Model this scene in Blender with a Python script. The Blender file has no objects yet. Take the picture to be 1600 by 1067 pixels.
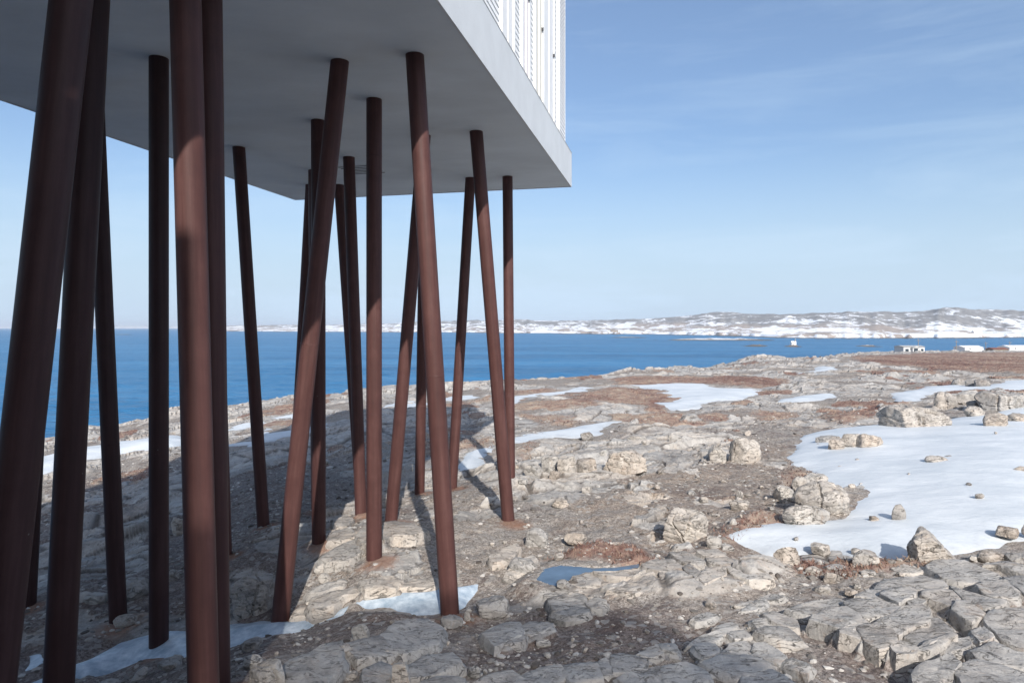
import bpy, bmesh, math, random
import numpy as np
from mathutils import Vector, Matrix

# ------------------------------------------------------------------ camera, sky, sun, exposure
scene = bpy.context.scene
COL = scene.collection
EYE = 10.0                      # camera height above the sea
F = 1067.0                      # focal length, in the photograph's pixels (24 mm on 36 mm)
HX, HY = 800.0, 512.0           # where the level line of sight meets the photograph
cam_data = bpy.data.cameras.new('camera')
cam_data.lens = 24.0
cam_data.sensor_width = 36.0
cam_data.shift_y = -21.5 / 1600.0
cam_data.clip_start = 0.1
cam_data.clip_end = 60000.0
cam = bpy.data.objects.new('camera', cam_data)
COL.objects.link(cam)
cam.location = (0, 0, EYE)
cam.rotation_euler = (math.radians(90), 0, 0)
scene.camera = cam

SUN_AZ = 170.5                  # degrees clockwise from the viewing direction (+Y)
SUN_EL = 31.7
world = bpy.data.worlds.new('World')
scene.world = world
world.use_nodes = True
wn, wl = world.node_tree.nodes, world.node_tree.links
wn.clear()
w_out = wn.new('ShaderNodeOutputWorld')
w_bg = wn.new('ShaderNodeBackground')
w_sky = wn.new('ShaderNodeTexSky')
w_sky.sky_type = 'NISHITA'
w_sky.sun_disc = False
w_sky.sun_elevation = math.radians(SUN_EL)
w_sky.sun_rotation = math.radians(SUN_AZ)
w_sky.altitude = 0
w_sky.air_density = 1.0
w_sky.dust_density = 2.8
w_sky.ozone_density = 4.5
w_bg.inputs['Strength'].default_value = 0.088
# thin high cloud: a faint veil, drawn out along the wind, over the whole sky
w_tc = wn.new('ShaderNodeTexCoord')
w_map = wn.new('ShaderNodeMapping')
w_map.inputs['Rotation'].default_value = (0, math.radians(14), math.radians(20))
w_map.inputs['Scale'].default_value = (1.2, 1.6, 9.0)
w_noise = wn.new('ShaderNodeTexNoise')
w_noise.inputs['Scale'].default_value = 1.7
w_noise.inputs['Detail'].default_value = 7
w_noise.inputs['Roughness'].default_value = 0.62
w_noise.inputs['Distortion'].default_value = 0.5
w_ramp = wn.new('ShaderNodeMapRange')
w_ramp.inputs['From Min'].default_value = 0.46
w_ramp.inputs['From Max'].default_value = 0.74
w_ramp.inputs['To Min'].default_value = 0.10
w_ramp.inputs['To Max'].default_value = 0.37
w_mix = wn.new('ShaderNodeMix')
w_mix.data_type = 'RGBA'
w_mix.inputs['B'].default_value = (3.75, 4.8, 5.9, 1)
wl.new(w_tc.outputs['Generated'], w_map.inputs['Vector'])
wl.new(w_map.outputs['Vector'], w_noise.inputs['Vector'])
wl.new(w_noise.outputs['Fac'], w_ramp.inputs['Value'])
w_sep = wn.new('ShaderNodeSeparateXYZ')
w_low = wn.new('ShaderNodeMapRange')            # the veil thickens where the line of sight runs longer through it
w_low.interpolation_type = 'SMOOTHSTEP'
w_low.inputs['From Min'].default_value = 0.0
w_low.inputs['From Max'].default_value = 0.27
w_low.inputs['To Min'].default_value = 0.82
w_low.inputs['To Max'].default_value = 0.0
w_add = wn.new('ShaderNodeMath'); w_add.operation = 'ADD'; w_add.use_clamp = True
wl.new(w_tc.outputs['Generated'], w_sep.inputs[0])
wl.new(w_sep.outputs['Z'], w_low.inputs['Value'])
wl.new(w_low.outputs['Result'], w_add.inputs[0])
wl.new(w_ramp.outputs['Result'], w_add.inputs[1])
wl.new(w_add.outputs[0], w_mix.inputs['Factor'])
wl.new(w_sky.outputs['Color'], w_mix.inputs['A'])
wl.new(w_mix.outputs['Result'], w_bg.inputs['Color'])
wl.new(w_bg.outputs['Background'], w_out.inputs['Surface'])

sun_data = bpy.data.lights.new('sun', 'SUN')
sun_data.energy = 2.75
sun_data.angle = math.radians(0.53)
sun_data.color = (1.0, 0.95, 0.88)
sun = bpy.data.objects.new('sun', sun_data)
COL.objects.link(sun)
sa, se = math.radians(SUN_AZ), math.radians(SUN_EL)
to_sun = Vector((math.sin(sa) * math.cos(se), math.cos(sa) * math.cos(se), math.sin(se)))
sun.rotation_euler = to_sun.to_track_quat('Z', 'Y').to_euler()
sun.location = to_sun * 60

vs = scene.view_settings
vs.view_transform = 'Standard'
vs.look = 'None'
vs.exposure = 0.95
vs.gamma = 1.0
vs.use_curve_mapping = False
scene.cycles.max_bounces = 5
scene.cycles.diffuse_bounces = 3
scene.cycles.glossy_bounces = 3
scene.cycles.volume_bounces = 0

# ------------------------------------------------------------------ helpers
def smooth(a, b, x):
    t = np.clip((x - a) / (b - a), 0, 1)
    return t * t * (3 - 2 * t)

def hash_int(ix, iy, iz, seed):
    h = (ix.astype(np.int64) * 374761393 + iy.astype(np.int64) * 668265263
         + iz.astype(np.int64) * 2147483647 + seed * 974711) & 0xffffffff
    h = ((h ^ (h >> 13)) * 1274126177) & 0xffffffff
    h = ((h ^ (h >> 16)) * 2246822519) & 0xffffffff
    h = h ^ (h >> 15)
    return h

def hash01(ix, iy, iz, seed):
    return (hash_int(ix, iy, iz, seed) & 0xffffff) / float(0xffffff)

def noise2(x, y, seed=0):
    ix, iy = np.floor(x), np.floor(y)
    fx, fy = x - ix, y - iy
    fx = fx * fx * fx * (fx * (fx * 6 - 15) + 10)
    fy = fy * fy * fy * (fy * (fy * 6 - 15) + 10)
    z = np.zeros_like(ix)
    a = hash01(ix, iy, z, seed); b = hash01(ix + 1, iy, z, seed)
    c = hash01(ix, iy + 1, z, seed); d = hash01(ix + 1, iy + 1, z, seed)
    return ((a + (b - a) * fx) * (1 - fy) + (c + (d - c) * fx) * fy) * 2 - 1

def fbm2(x, y, octaves=4, seed=0, gain=0.5):
    s, a, n = 0.0, 1.0, 0.0
    for o in range(octaves):
        s = s + a * noise2(x, y, seed + 17 * o)
        n += a
        a *= gain
        x, y = x * 1.6 + y * 1.2 + 3.7, y * 1.6 - x * 1.2 - 1.9
    return s / n * 1.5

def noise3(p, seed=0):
    i = np.floor(p)
    f = p - i
    f = f * f * (3 - 2 * f)
    s = 0.0
    for dx in (0, 1):
        wx = f[:, 0] if dx else 1 - f[:, 0]
        for dy in (0, 1):
            wy = f[:, 1] if dy else 1 - f[:, 1]
            for dz in (0, 1):
                wz = f[:, 2] if dz else 1 - f[:, 2]
                s = s + wx * wy * wz * hash01(i[:, 0] + dx, i[:, 1] + dy, i[:, 2] + dz, seed)
    return s * 2 - 1

def fbm3(p, octaves=4, seed=0, gain=0.5):
    s, a = 0.0, 1.0
    for o in range(octaves):
        s = s + a * noise3(p, seed + 31 * o)
        a *= gain
        p = p * 2.03 + 11.3
    return s

def voronoi2(x, y, seed, jitter=0.9):
    """cells of broken rock: distance to the edge, cell random values, offset from the cell's centre"""
    ix, iy = np.floor(x), np.floor(y)
    f1 = np.full(x.shape, 1e9); f2 = np.full(x.shape, 1e9)
    cx = np.zeros_like(x); cy = np.zeros_like(x); idx = np.zeros_like(x); idy = np.zeros_like(x)
    z = np.zeros_like(ix)
    for dx in (-1, 0, 1):
        for dy in (-1, 0, 1):
            gx, gy = ix + dx, iy + dy
            h = hash_int(gx, gy, z, seed)
            px = gx + 0.5 + ((h & 0xfff) / 4095.0 - 0.5) * jitter
            py = gy + 0.5 + (((h >> 12) & 0xfff) / 4095.0 - 0.5) * jitter
            d = (x - px) ** 2 + (y - py) ** 2
            new = d < f1
            f2 = np.where(new, f1, np.minimum(f2, d))
            f1 = np.where(new, d, f1)
            cx = np.where(new, px, cx); cy = np.where(new, py, cy)
            idx = np.where(new, gx, idx); idy = np.where(new, gy, idy)
    f1, f2 = np.sqrt(f1), np.sqrt(f2)
    r1 = hash01(idx, idy, z, seed + 5); r2 = hash01(idx, idy, z, seed + 9); r3 = hash01(idx, idy, z, seed + 13)
    return f2 - f1, r1, r2, r3, x - cx, y - cy

def poly_sdf(x, y, poly):
    """signed distance to a closed outline, positive inside"""
    best = np.full(x.shape, 1e18)
    inside = np.zeros(x.shape, dtype=bool)
    n = len(poly)
    for i in range(n):
        ax, ay = poly[i]; bx, by = poly[(i + 1) % n]
        ex, ey = bx - ax, by - ay
        wx, wy = x - ax, y - ay
        t = np.clip((wx * ex + wy * ey) / (ex * ex + ey * ey + 1e-12), 0, 1)
        best = np.minimum(best, (wx - ex * t) ** 2 + (wy - ey * t) ** 2)
        cond = (ay > y) != (by > y)
        with np.errstate(divide='ignore', invalid='ignore'):
            xi = ax + (y - ay) * ex / (ey if abs(ey) > 1e-12 else 1e-12)
        inside ^= cond & (x < xi)
    d = np.sqrt(best)
    return np.where(inside, d, -d)

def new_mesh(name, verts, quads=None, tris=None, smooth_shade=True):
    me = bpy.data.meshes.new(name)
    verts = np.asarray(verts, dtype=np.float32)
    me.vertices.add(len(verts))
    me.vertices.foreach_set('co', verts.ravel())
    loops, starts = [], []
    off = 0
    if quads is not None and len(quads):
        quads = np.asarray(quads, dtype=np.int32)
        loops.append(quads.ravel()); starts.append(off + 4 * np.arange(len(quads), dtype=np.int32)); off += 4 * len(quads)
    if tris is not None and len(tris):
        tris = np.asarray(tris, dtype=np.int32)
        loops.append(tris.ravel()); starts.append(off + 3 * np.arange(len(tris), dtype=np.int32)); off += 3 * len(tris)
    loops = np.concatenate(loops); starts = np.concatenate(starts)
    me.loops.add(len(loops))
    me.loops.foreach_set('vertex_index', loops.astype(np.int32))
    me.polygons.add(len(starts))
    me.polygons.foreach_set('loop_start', starts.astype(np.int32))
    me.polygons.foreach_set('use_smooth', np.full(len(starts), smooth_shade, dtype=bool))
    me.update(calc_edges=True)
    return me

def float_attr(me, name, data):
    a = me.attributes.new(name, 'FLOAT', 'POINT')
    a.data.foreach_set('value', np.asarray(data, dtype=np.float32))

def link(name, me, material, parent=None):
    o = bpy.data.objects.new(name, me)
    COL.objects.link(o)
    if material is not None and not me.materials:
        me.materials.append(material)
    if parent is not None:
        o.parent = parent
    return o

def empty(name, loc=(0, 0, 0), rz=0.0):
    o = bpy.data.objects.new(name, None)
    o.empty_display_size = 0.3
    COL.objects.link(o)
    o.location = loc
    o.rotation_euler = (0, 0, rz)
    return o

def tag(o, label=None, cat=None, group=None, kind=None):
    if label: o['label'] = label
    if cat: o['category'] = cat
    if group: o['group'] = group
    if kind: o['kind'] = kind
    return o

class MB:
    """collects boxes and prisms for one part"""
    def __init__(self):
        self.v, self.f = [], []
    def add(self, v, f):
        n = len(self.v)
        self.v += [tuple(p) for p in v]
        self.f += [tuple(i + n for i in q) for q in f]
    def box(self, x0, x1, y0, y1, z0, z1):
        self.add([(x0, y0, z0), (x1, y0, z0), (x1, y1, z0), (x0, y1, z0), (x0, y0, z1), (x1, y0, z1), (x1, y1, z1), (x0, y1, z1)],
                 [(0, 3, 2, 1), (4, 5, 6, 7), (0, 1, 5, 4), (1, 2, 6, 5), (2, 3, 7, 6), (3, 0, 4, 7)])
    def prism(self, pts, z0, z1):
        n = len(pts)
        self.add([(x, y, z0) for x, y in pts] + [(x, y, z1) for x, y in pts],
                 [tuple(range(n - 1, -1, -1)), tuple(range(n, 2 * n))] + [(i, (i + 1) % n, n + (i + 1) % n, n + i) for i in range(n)])
    def build(self, name, material, parent=None, smooth_shade=False):
        me = bpy.data.meshes.new(name)
        me.from_pydata(self.v, [], self.f)
        me.update()
        if smooth_shade:
            me.polygons.foreach_set('use_smooth', [True] * len(me.polygons))
        return link(name, me, material, parent)

# ------------------------------------------------------------------ materials
class Nodes:
    def __init__(self, name):
        self.m = bpy.data.materials.new(name)
        self.m.use_nodes = True
        self.t = self.m.node_tree
        self.t.nodes.clear()
        self.out = self.n('ShaderNodeOutputMaterial')
        self.b = self.n('ShaderNodeBsdfPrincipled')
        self.l(self.b.outputs[0], self.out.inputs['Surface'])
        self.b.inputs['Roughness'].default_value = 0.85
        self.b.inputs['Specular IOR Level'].default_value = 0.25
    def n(self, kind, **kw):
        nd = self.t.nodes.new(kind)
        for k, v in kw.items():
            setattr(nd, k, v)
        return nd
    def l(self, a, b):
        self.t.links.new(a, b)
    def set(self, sock, v):
        if hasattr(v, 'is_output'):
            self.l(v, sock)
        else:
            sock.default_value = v
    def pos(self, scale=(1, 1, 1), rot=(0, 0, 0), obj=False, loc=None):
        if obj:
            src = self.n('ShaderNodeTexCoord').outputs['Object']
        else:
            src = self.n('ShaderNodeNewGeometry').outputs['Position']
        mp = self.n('ShaderNodeMapping')
        self.l(src, mp.inputs['Vector'])
        mp.inputs['Scale'].default_value = scale
        mp.inputs['Rotation'].default_value = rot
        if loc is not None:
            self.set(mp.inputs['Location'], loc)
        return mp.outputs['Vector']
    def noise(self, vec, scale, detail=4, rough=0.55, dist=0.0):
        nd = self.n('ShaderNodeTexNoise')
        self.l(vec, nd.inputs['Vector'])
        nd.inputs['Scale'].default_value = scale
        nd.inputs['Detail'].default_value = detail
        nd.inputs['Roughness'].default_value = rough
        nd.inputs['Distortion'].default_value = dist
        return nd.outputs['Fac']
    def voro(self, vec, scale, feature='F1', out='Color'):
        nd = self.n('ShaderNodeTexVoronoi', feature=feature)
        self.l(vec, nd.inputs['Vector'])
        nd.inputs['Scale'].default_value = scale
        return nd.outputs[out]
    def range(self, v, a, b, c=0.0, d=1.0):
        nd = self.n('ShaderNodeMapRange')
        self.set(nd.inputs['Value'], v)
        for k, x in zip(('From Min', 'From Max', 'To Min', 'To Max'), (a, b, c, d)):
            nd.inputs[k].default_value = x
        return nd.outputs['Result']
    def mix(self, f, a, b, blend='MIX'):
        nd = self.n('ShaderNodeMix', data_type='RGBA', blend_type=blend)
        self.set(nd.inputs['Factor'], f)
        self.set(nd.inputs['A'], a if hasattr(a, 'is_output') else (*a, 1))
        self.set(nd.inputs['B'], b if hasattr(b, 'is_output') else (*b, 1))
        return nd.outputs['Result']
    def math(self, op, a, b=0.0, clamp=False):
        nd = self.n('ShaderNodeMath', operation=op, use_clamp=clamp)
        self.set(nd.inputs[0], a)
        self.set(nd.inputs[1], b)
        return nd.outputs[0]
    def ramp(self, f, stops):
        nd = self.n('ShaderNodeValToRGB')
        e = nd.color_ramp.elements
        e[0].position, e[0].color = stops[0][0], (*stops[0][1], 1)
        e[1].position, e[1].color = stops[-1][0], (*stops[-1][1], 1)
        for p, c in stops[1:-1]:
            k = e.new(p)
            k.color = (*c, 1)
        self.l(f, nd.inputs['Fac'])
        return nd.outputs['Color']
    def attr(self, name):
        nd = self.n('ShaderNodeAttribute', attribute_name=name)
        return nd.outputs['Fac']
    def bump(self, h, strength=0.4, dist=0.02, normal=None):
        nd = self.n('ShaderNodeBump')
        nd.inputs['Strength'].default_value = strength
        nd.inputs['Distance'].default_value = dist
        self.l(h, nd.inputs['Height'])
        if normal is not None:
            self.l(normal, nd.inputs['Normal'])
        return nd.outputs['Normal']
    def done(self, color=None, normal=None, rough=None):
        if color is not None: self.set(self.b.inputs['Base Color'], color)
        if normal is not None: self.l(normal, self.b.inputs['Normal'])
        if rough is not None: self.set(self.b.inputs['Roughness'], rough)
        return self.m

def rock_colour(k, vec, tint, warm):
    """weathered granite: grey to cream, fine grain, dark lichen, pale scars"""
    big = k.noise(vec, 0.9, 5, 0.6)
    mid = k.noise(vec, 5.0, 6, 0.65, 0.4)
    fine = k.noise(vec, 38.0, 4, 0.7)
    t = k.math('ADD', k.math('MULTIPLY', big, 0.35), k.math('ADD', k.math('MULTIPLY', mid, 0.45), k.math('MULTIPLY', fine, 0.30)))
    t = k.math('ADD', t, k.math('MULTIPLY', k.math('SUBTRACT', tint, 0.5), 0.22))
    grey = k.ramp(t, [(0.30, (0.088, 0.080, 0.075)), (0.42, (0.245, 0.230, 0.216)), (0.56, (0.375, 0.357, 0.335)), (0.78, (0.525, 0.502, 0.470))])
    cream = k.ramp(t, [(0.30, (0.13, 0.10, 0.08)), (0.44, (0.33, 0.27, 0.22)), (0.58, (0.50, 0.435, 0.37)), (0.78, (0.62, 0.57, 0.50))])
    c = k.mix(warm, grey, cream)
    lich = k.noise(vec, 7.0, 6, 0.78, 0.8)
    c = k.mix(k.range(lich, 0.575, 0.66, 0, 0.75), c, (0.07, 0.068, 0.066))
    wth = k.noise(vec, 1.7, 7, 0.75, 0.9)
    c = k.mix(k.range(wth, 0.50, 0.66, 0, 0.55), c, (0.135, 0.130, 0.128))
    spot = k.voro(vec, 9.0, 'F1', 'Distance')
    c = k.mix(k.math('MULTIPLY', k.range(spot, 0.10, 0.26, 0.55, 0.0), k.range(big, 0.42, 0.56, 0, 1)), c, (0.10, 0.098, 0.095))
    stain = k.noise(vec, 2.6, 5, 0.7, 0.6)
    c = k.mix(k.range(stain, 0.60, 0.74, 0, 0.5), c, (0.33, 0.21, 0.13))
    h = k.math('ADD', k.math('MULTIPLY', mid, 0.7), k.math('MULTIPLY', fine, 0.35))
    return c, h

def mat_rock():
    """one rock material; each stone's own colour comes with the object"""
    k = Nodes('rock')
    info = k.n('ShaderNodeObjectInfo')
    sep = k.n('ShaderNodeSeparateColor')
    k.l(info.outputs['Color'], sep.inputs['Color'])
    comb = k.n('ShaderNodeCombineXYZ')
    k.l(k.math('MULTIPLY', info.outputs['Random'], 37.0), comb.inputs['X'])
    k.l(k.math('MULTIPLY', info.outputs['Random'], 91.0), comb.inputs['Y'])
    vec = k.pos(loc=comb.outputs['Vector'])
    warm_n = k.noise(vec, 1.6, 3, 0.6)
    warm = k.math('ADD', sep.outputs['Red'], k.range(warm_n, 0.35, 0.7, -0.25, 0.3), True)
    c, h = rock_colour(k, vec, sep.outputs['Green'], warm)
    # long thin cracks and bedding
    crk = k.noise(k.pos((1.5, 4.0, 4.0), (0.3, 0.5, 0.6), loc=comb.outputs['Vector']), 1.3, 6, 0.6, 1.1)
    line = k.range(k.math('ABSOLUTE', k.math('SUBTRACT', crk, 0.5)), 0.0, 0.012, 1.0, 0.0)
    c = k.mix(k.math('MULTIPLY', line, 0.42), c, (0.05, 0.042, 0.036))
    h = k.math('SUBTRACT', h, k.math('MULTIPLY', line, 0.5))
    return k.done(c, k.bump(h, 0.95, 0.04), 0.9)

def mat_terrain():
    k = Nodes('terrain')
    vec = k.pos()
    rock_m, heath_m, rust_m = k.attr('rock'), k.attr('heath'), k.attr('rust')
    tint, warm_a, crack = k.attr('tint'), k.attr('warm'), k.attr('crack')
    warm = k.math('ADD', warm_a, k.range(k.noise(vec, 0.7, 4, 0.6), 0.4, 0.7, -0.2, 0.25), True)
    rc, rh = rock_colour(k, vec, tint, warm)
    rc = k.mix(k.math('MULTIPLY', crack, 0.75), rc, (0.055, 0.042, 0.034))
    # gravel and thin soil: cells of grit over brown earth
    g1 = k.voro(vec, 34.0)
    g2 = k.voro(vec, 95.0)
    g3 = k.voro(vec, 13.0)
    sep1 = k.n('ShaderNodeSeparateColor'); k.l(g1, sep1.inputs['Color'])
    sep2 = k.n('ShaderNodeSeparateColor'); k.l(g2, sep2.inputs['Color'])
    sep3 = k.n('ShaderNodeSeparateColor'); k.l(g3, sep3.inputs['Color'])
    soil_n = k.noise(vec, 1.1, 6, 0.65, 0.5)
    soil_f = k.noise(vec, 9.0, 5, 0.7)
    grit = k.math('ADD', k.math('MULTIPLY', sep1.outputs['Red'], 0.5), k.math('MULTIPLY', sep2.outputs['Green'], 0.5))
    grey = k.ramp(grit, [(0.10, (0.13, 0.112, 0.098)), (0.42, (0.265, 0.238, 0.212)), (0.70, (0.37, 0.338, 0.305)), (0.95, (0.53, 0.49, 0.445))])
    brown = k.ramp(grit, [(0.10, (0.12, 0.09, 0.073)), (0.42, (0.25, 0.202, 0.165)), (0.72, (0.35, 0.293, 0.243)), (0.97, (0.51, 0.445, 0.38))])
    wm = k.math('ADD', warm_a, k.range(soil_n, 0.35, 0.65, -0.3, 0.6), True)
    sc = k.mix(wm, grey, brown)
    sc = k.mix(k.range(soil_f, 0.56, 0.74, 0, 0.7), sc, (0.055, 0.040, 0.036))
    sc = k.mix(k.math('MULTIPLY', k.attr('dark_soil'), 0.85), sc, k.mix(1.0, sc, (0.60, 0.55, 0.56), 'MULTIPLY'))  # darker soil tone inside the outlined areas
    moss = k.math('MULTIPLY', k.range(k.noise(vec, 0.75, 6, 0.72, 0.7), 0.52, 0.60, 0, 1), k.range(k.noise(vec, 14.0, 4, 0.7), 0.40, 0.56, 0.15, 0.7))
    sc = k.mix(moss, sc, (0.095, 0.068, 0.064))
    pale = k.math('MULTIPLY', k.range(sep3.outputs['Blue'], 0.80, 0.84, 0, 1), k.range(soil_n, 0.35, 0.6, 0, 0.8))
    sc = k.mix(pale, sc, (0.36, 0.34, 0.315))
    # heath: dead red-brown mats with straw
    hn = k.noise(vec, 1.3, 6, 0.7, 0.6)
    hf = k.noise(vec, 16.0, 5, 0.75)
    hb = k.noise(k.pos((1.0, 0.4, 1.0)), 0.09, 6, 0.7, 0.4)
    ht = k.math('ADD', k.math('ADD', k.math('MULTIPLY', hn, 0.4), k.math('MULTIPLY', hf, 0.3)), k.math('MULTIPLY', hb, 0.36))
    ht = k.math('ADD', k.math('MULTIPLY', k.math('SUBTRACT', ht, 0.53), 1.9), 0.50)
    hc = k.ramp(ht, [(0.28, (0.075, 0.042, 0.038)), (0.40, (0.19, 0.105, 0.085)), (0.50, (0.28, 0.190, 0.150)), (0.62, (0.37, 0.290, 0.225)), (0.78, (0.46, 0.39, 0.31))])
    hm = k.math('ADD', k.math('MULTIPLY', heath_m, 0.82), k.math('MULTIPLY', k.math('SUBTRACT', k.noise(vec, 2.2, 5, 0.7), 0.5), 0.8))
    hm = k.math('ADD', hm, k.math('MULTIPLY', k.math('SUBTRACT', k.noise(vec, 0.42, 5, 0.72, 0.5), 0.5), 1.1))
    hm = k.range(hm, 0.38, 0.72)
    rm = k.range(k.math('ADD', rock_m, k.math('MULTIPLY', k.math('SUBTRACT', k.noise(vec, 3.5, 5, 0.7), 0.5), 0.5)), 0.40, 0.56)
    c = k.mix(rm, sc, rc)
    c = k.mix(hm, c, hc)
    rs = k.range(k.math('ADD', rust_m, k.math('MULTIPLY', k.math('SUBTRACT', soil_f, 0.5), 0.9)), 0.35, 0.8, 0, 0.7)
    c = k.mix(rs, c, (0.25, 0.125, 0.075))
    gh = k.math('ADD', k.math('MULTIPLY', sep1.outputs['Red'], 0.6), k.math('MULTIPLY', soil_f, 0.6))
    hmix = k.n('ShaderNodeMix'); k.l(rm, hmix.inputs[0]); k.l(gh, hmix.inputs[2]); k.l(rh, hmix.inputs[3])
    return k.done(c, k.bump(hmix.outputs[0], 0.9, 0.04), 0.92)

def mat_snow(name='snow', ice=False):
    k = Nodes(name)
    vec = k.pos()
    n1 = k.noise(vec, 0.5, 5, 0.6)
    n2 = k.noise(vec, 6.0, 5, 0.65)
    n3 = k.noise(k.pos((1, 1.6, 1), (0, 0, 0.5)), 1.8, 5, 0.6)
    if ice:
        c = k.ramp(n2, [(0.35, (0.30, 0.38, 0.46)), (0.6, (0.55, 0.62, 0.68)), (0.75, (0.72, 0.76, 0.80))])
        rough = 0.35
    else:
        c = k.ramp(n1, [(0.35, (0.54, 0.575, 0.60)), (0.65, (0.65, 0.675, 0.69))])
        c = k.mix(k.range(n2, 0.60, 0.75, 0, 0.35), c, (0.54, 0.58, 0.62))
        edge = k.attr('edge')
        dirt = k.math('ADD', edge, k.math('MULTIPLY', k.math('SUBTRACT', n2, 0.5), 1.2))
        c = k.mix(k.range(dirt, 0.45, 1.0, 0, 0.55), c, (0.40, 0.42, 0.44))
        spk = k.noise(vec, 21.0, 4, 0.75)
        c = k.mix(k.range(spk, 0.66, 0.72, 0, 0.45), c, (0.30, 0.28, 0.26))
        rough = 0.6
    h = k.math('ADD', k.math('MULTIPLY', n2, 0.5), n3)
    m = k.done(c, k.bump(h, 0.5, 0.045), rough)
    k.b.inputs['Subsurface Weight'].default_value = 0.0
    return m

def mat_plain(name, col, rough=0.7, spec=0.3, var=0.12, scale=3.0, bump=0.0, bscale=40.0, stretch=(1, 1, 1), metal=0.0):
    k = Nodes(name)
    vec = k.pos(stretch)
    n = k.noise(vec, scale, 5, 0.6)
    lo = tuple(max(0.0, x * (1 - var)) for x in col); hi = tuple(min(1.0, x * (1 + var)) for x in col)
    c = k.ramp(n, [(0.3, lo), (0.7, hi)])
    k.b.inputs['Specular IOR Level'].default_value = spec
    k.b.inputs['Metallic'].default_value = metal
    nm = k.bump(k.noise(vec, bscale, 4, 0.6), bump, 0.01) if bump else None
    return k.done(c, nm, rough)

def mat_steel():
    """brown painted steel, weathered: fine streaks down the shaft, rust bloom, chips"""
    k = Nodes('brown_steel')
    vo = k.pos(obj=True)
    st = k.n('ShaderNodeMapping'); k.l(vo, st.inputs['Vector']); st.inputs['Scale'].default_value = (5, 5, 0.25)
    info = k.n('ShaderNodeObjectInfo')
    k.l(k.math('MULTIPLY', info.outputs['Random'], 50.0), st.inputs['Location'])
    streak = k.noise(st.outputs['Vector'], 3.0, 5, 0.65)
    blot = k.noise(vo, 2.2, 6, 0.7, 0.5)
    c = k.ramp(k.math('ADD', k.math('MULTIPLY', streak, 0.65), k.math('MULTIPLY', blot, 0.4)),
               [(0.34, (0.058, 0.027, 0.025)), (0.52, (0.084, 0.038, 0.034)), (0.70, (0.118, 0.057, 0.051))])
    chip = k.voro(vo, 7.0, 'F1', 'Distance')
    cc = k.voro(vo, 7.0)
    sp = k.n('ShaderNodeSeparateColor'); k.l(cc, sp.inputs['Color'])
    dots = k.math('MULTIPLY', k.range(chip, 0.06, 0.09, 1, 0), k.range(sp.outputs['Red'], 0.90, 0.92, 0, 1))
    c = k.mix(k.math('MULTIPLY', dots, 0.7), c, (0.35, 0.30, 0.26))
    # some posts are darker and less red than the others (object colour)
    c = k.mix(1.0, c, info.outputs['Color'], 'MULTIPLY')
    scr = k.noise(vo, 5.0, 6, 0.8, 1.5)
    c = k.mix(k.range(scr, 0.66, 0.74, 0, 0.35), c, (0.16, 0.085, 0.065))
    k.b.inputs['Specular IOR Level'].default_value = 0.2
    return k.done(c, k.bump(k.noise(vo, 60, 4, 0.7), 0.25, 0.004), k.range(blot, 0.3, 0.7, 0.45, 0.62))

def mat_sea():
    k = Nodes('sea_water')
    v1 = k.pos((0.35, 1.0, 1), (0, 0, 0.15))
    big = k.noise(v1, 0.35, 5, 0.65, 0.3)
    small = k.noise(v1, 1.7, 4, 0.6)
    sw = k.noise(k.pos((0.10, 1, 1), (0, 0, 0.06)), 0.035, 7, 0.7)
    c = k.ramp(sw, [(0.35, (0.022, 0.118, 0.25)), (0.5, (0.036, 0.162, 0.325)), (0.65, (0.055, 0.205, 0.385))])
    k.b.inputs['IOR'].default_value = 1.33
    k.b.inputs['Specular IOR Level'].default_value = 0.3
    h = k.math('ADD', big, k.math('MULTIPLY', small, 0.35))
    return k.done(c, k.bump(h, 1.0, 0.9), 0.35)

def mat_hill():
    k = Nodes('snowy_hill')
    geo = k.n('ShaderNodeNewGeometry')
    sx = k.n('ShaderNodeSeparateXYZ'); k.l(geo.outputs['Position'], sx.inputs[0])
    v = k.pos((1.0, 0.45, 1.0))
    n1 = k.noise(v, 0.026, 8, 0.74, 0.4)
    n2 = k.noise(v, 0.12, 6, 0.7)
    n3 = k.noise(v, 0.005, 4, 0.6)
    z = k.range(sx.outputs['Z'], 2.0, 30.0, 0.0, 0.05)
    t = k.math('ADD', k.math('ADD', k.math('MULTIPLY', n1, 0.7), k.math('MULTIPLY', n2, 0.3)), z)
    t = k.math('ADD', t, k.attr('bare'))
    rockc = k.ramp(n2, [(0.3, (0.16, 0.16, 0.165)), (0.7, (0.30, 0.295, 0.29))])
    brown = k.ramp(n2, [(0.3, (0.25, 0.21, 0.19)), (0.7, (0.42, 0.37, 0.33))])
    low = k.range(k.math('ADD', k.range(sx.outputs['Z'], 4, 24, 1, 0), k.range(n3, 0.4, 0.6, -0.4, 0.3)), 0.35, 0.7)
    bare = k.mix(low, rockc, brown)
    c = k.mix(k.range(t, 0.525, 0.565), (0.78, 0.80, 0.83), bare)
    c = k.mix(k.range(sx.outputs['Z'], 0.3, 1.2, 1, 0), c, (0.11, 0.10, 0.09))
    return k.done(c, None, 0.9)

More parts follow.
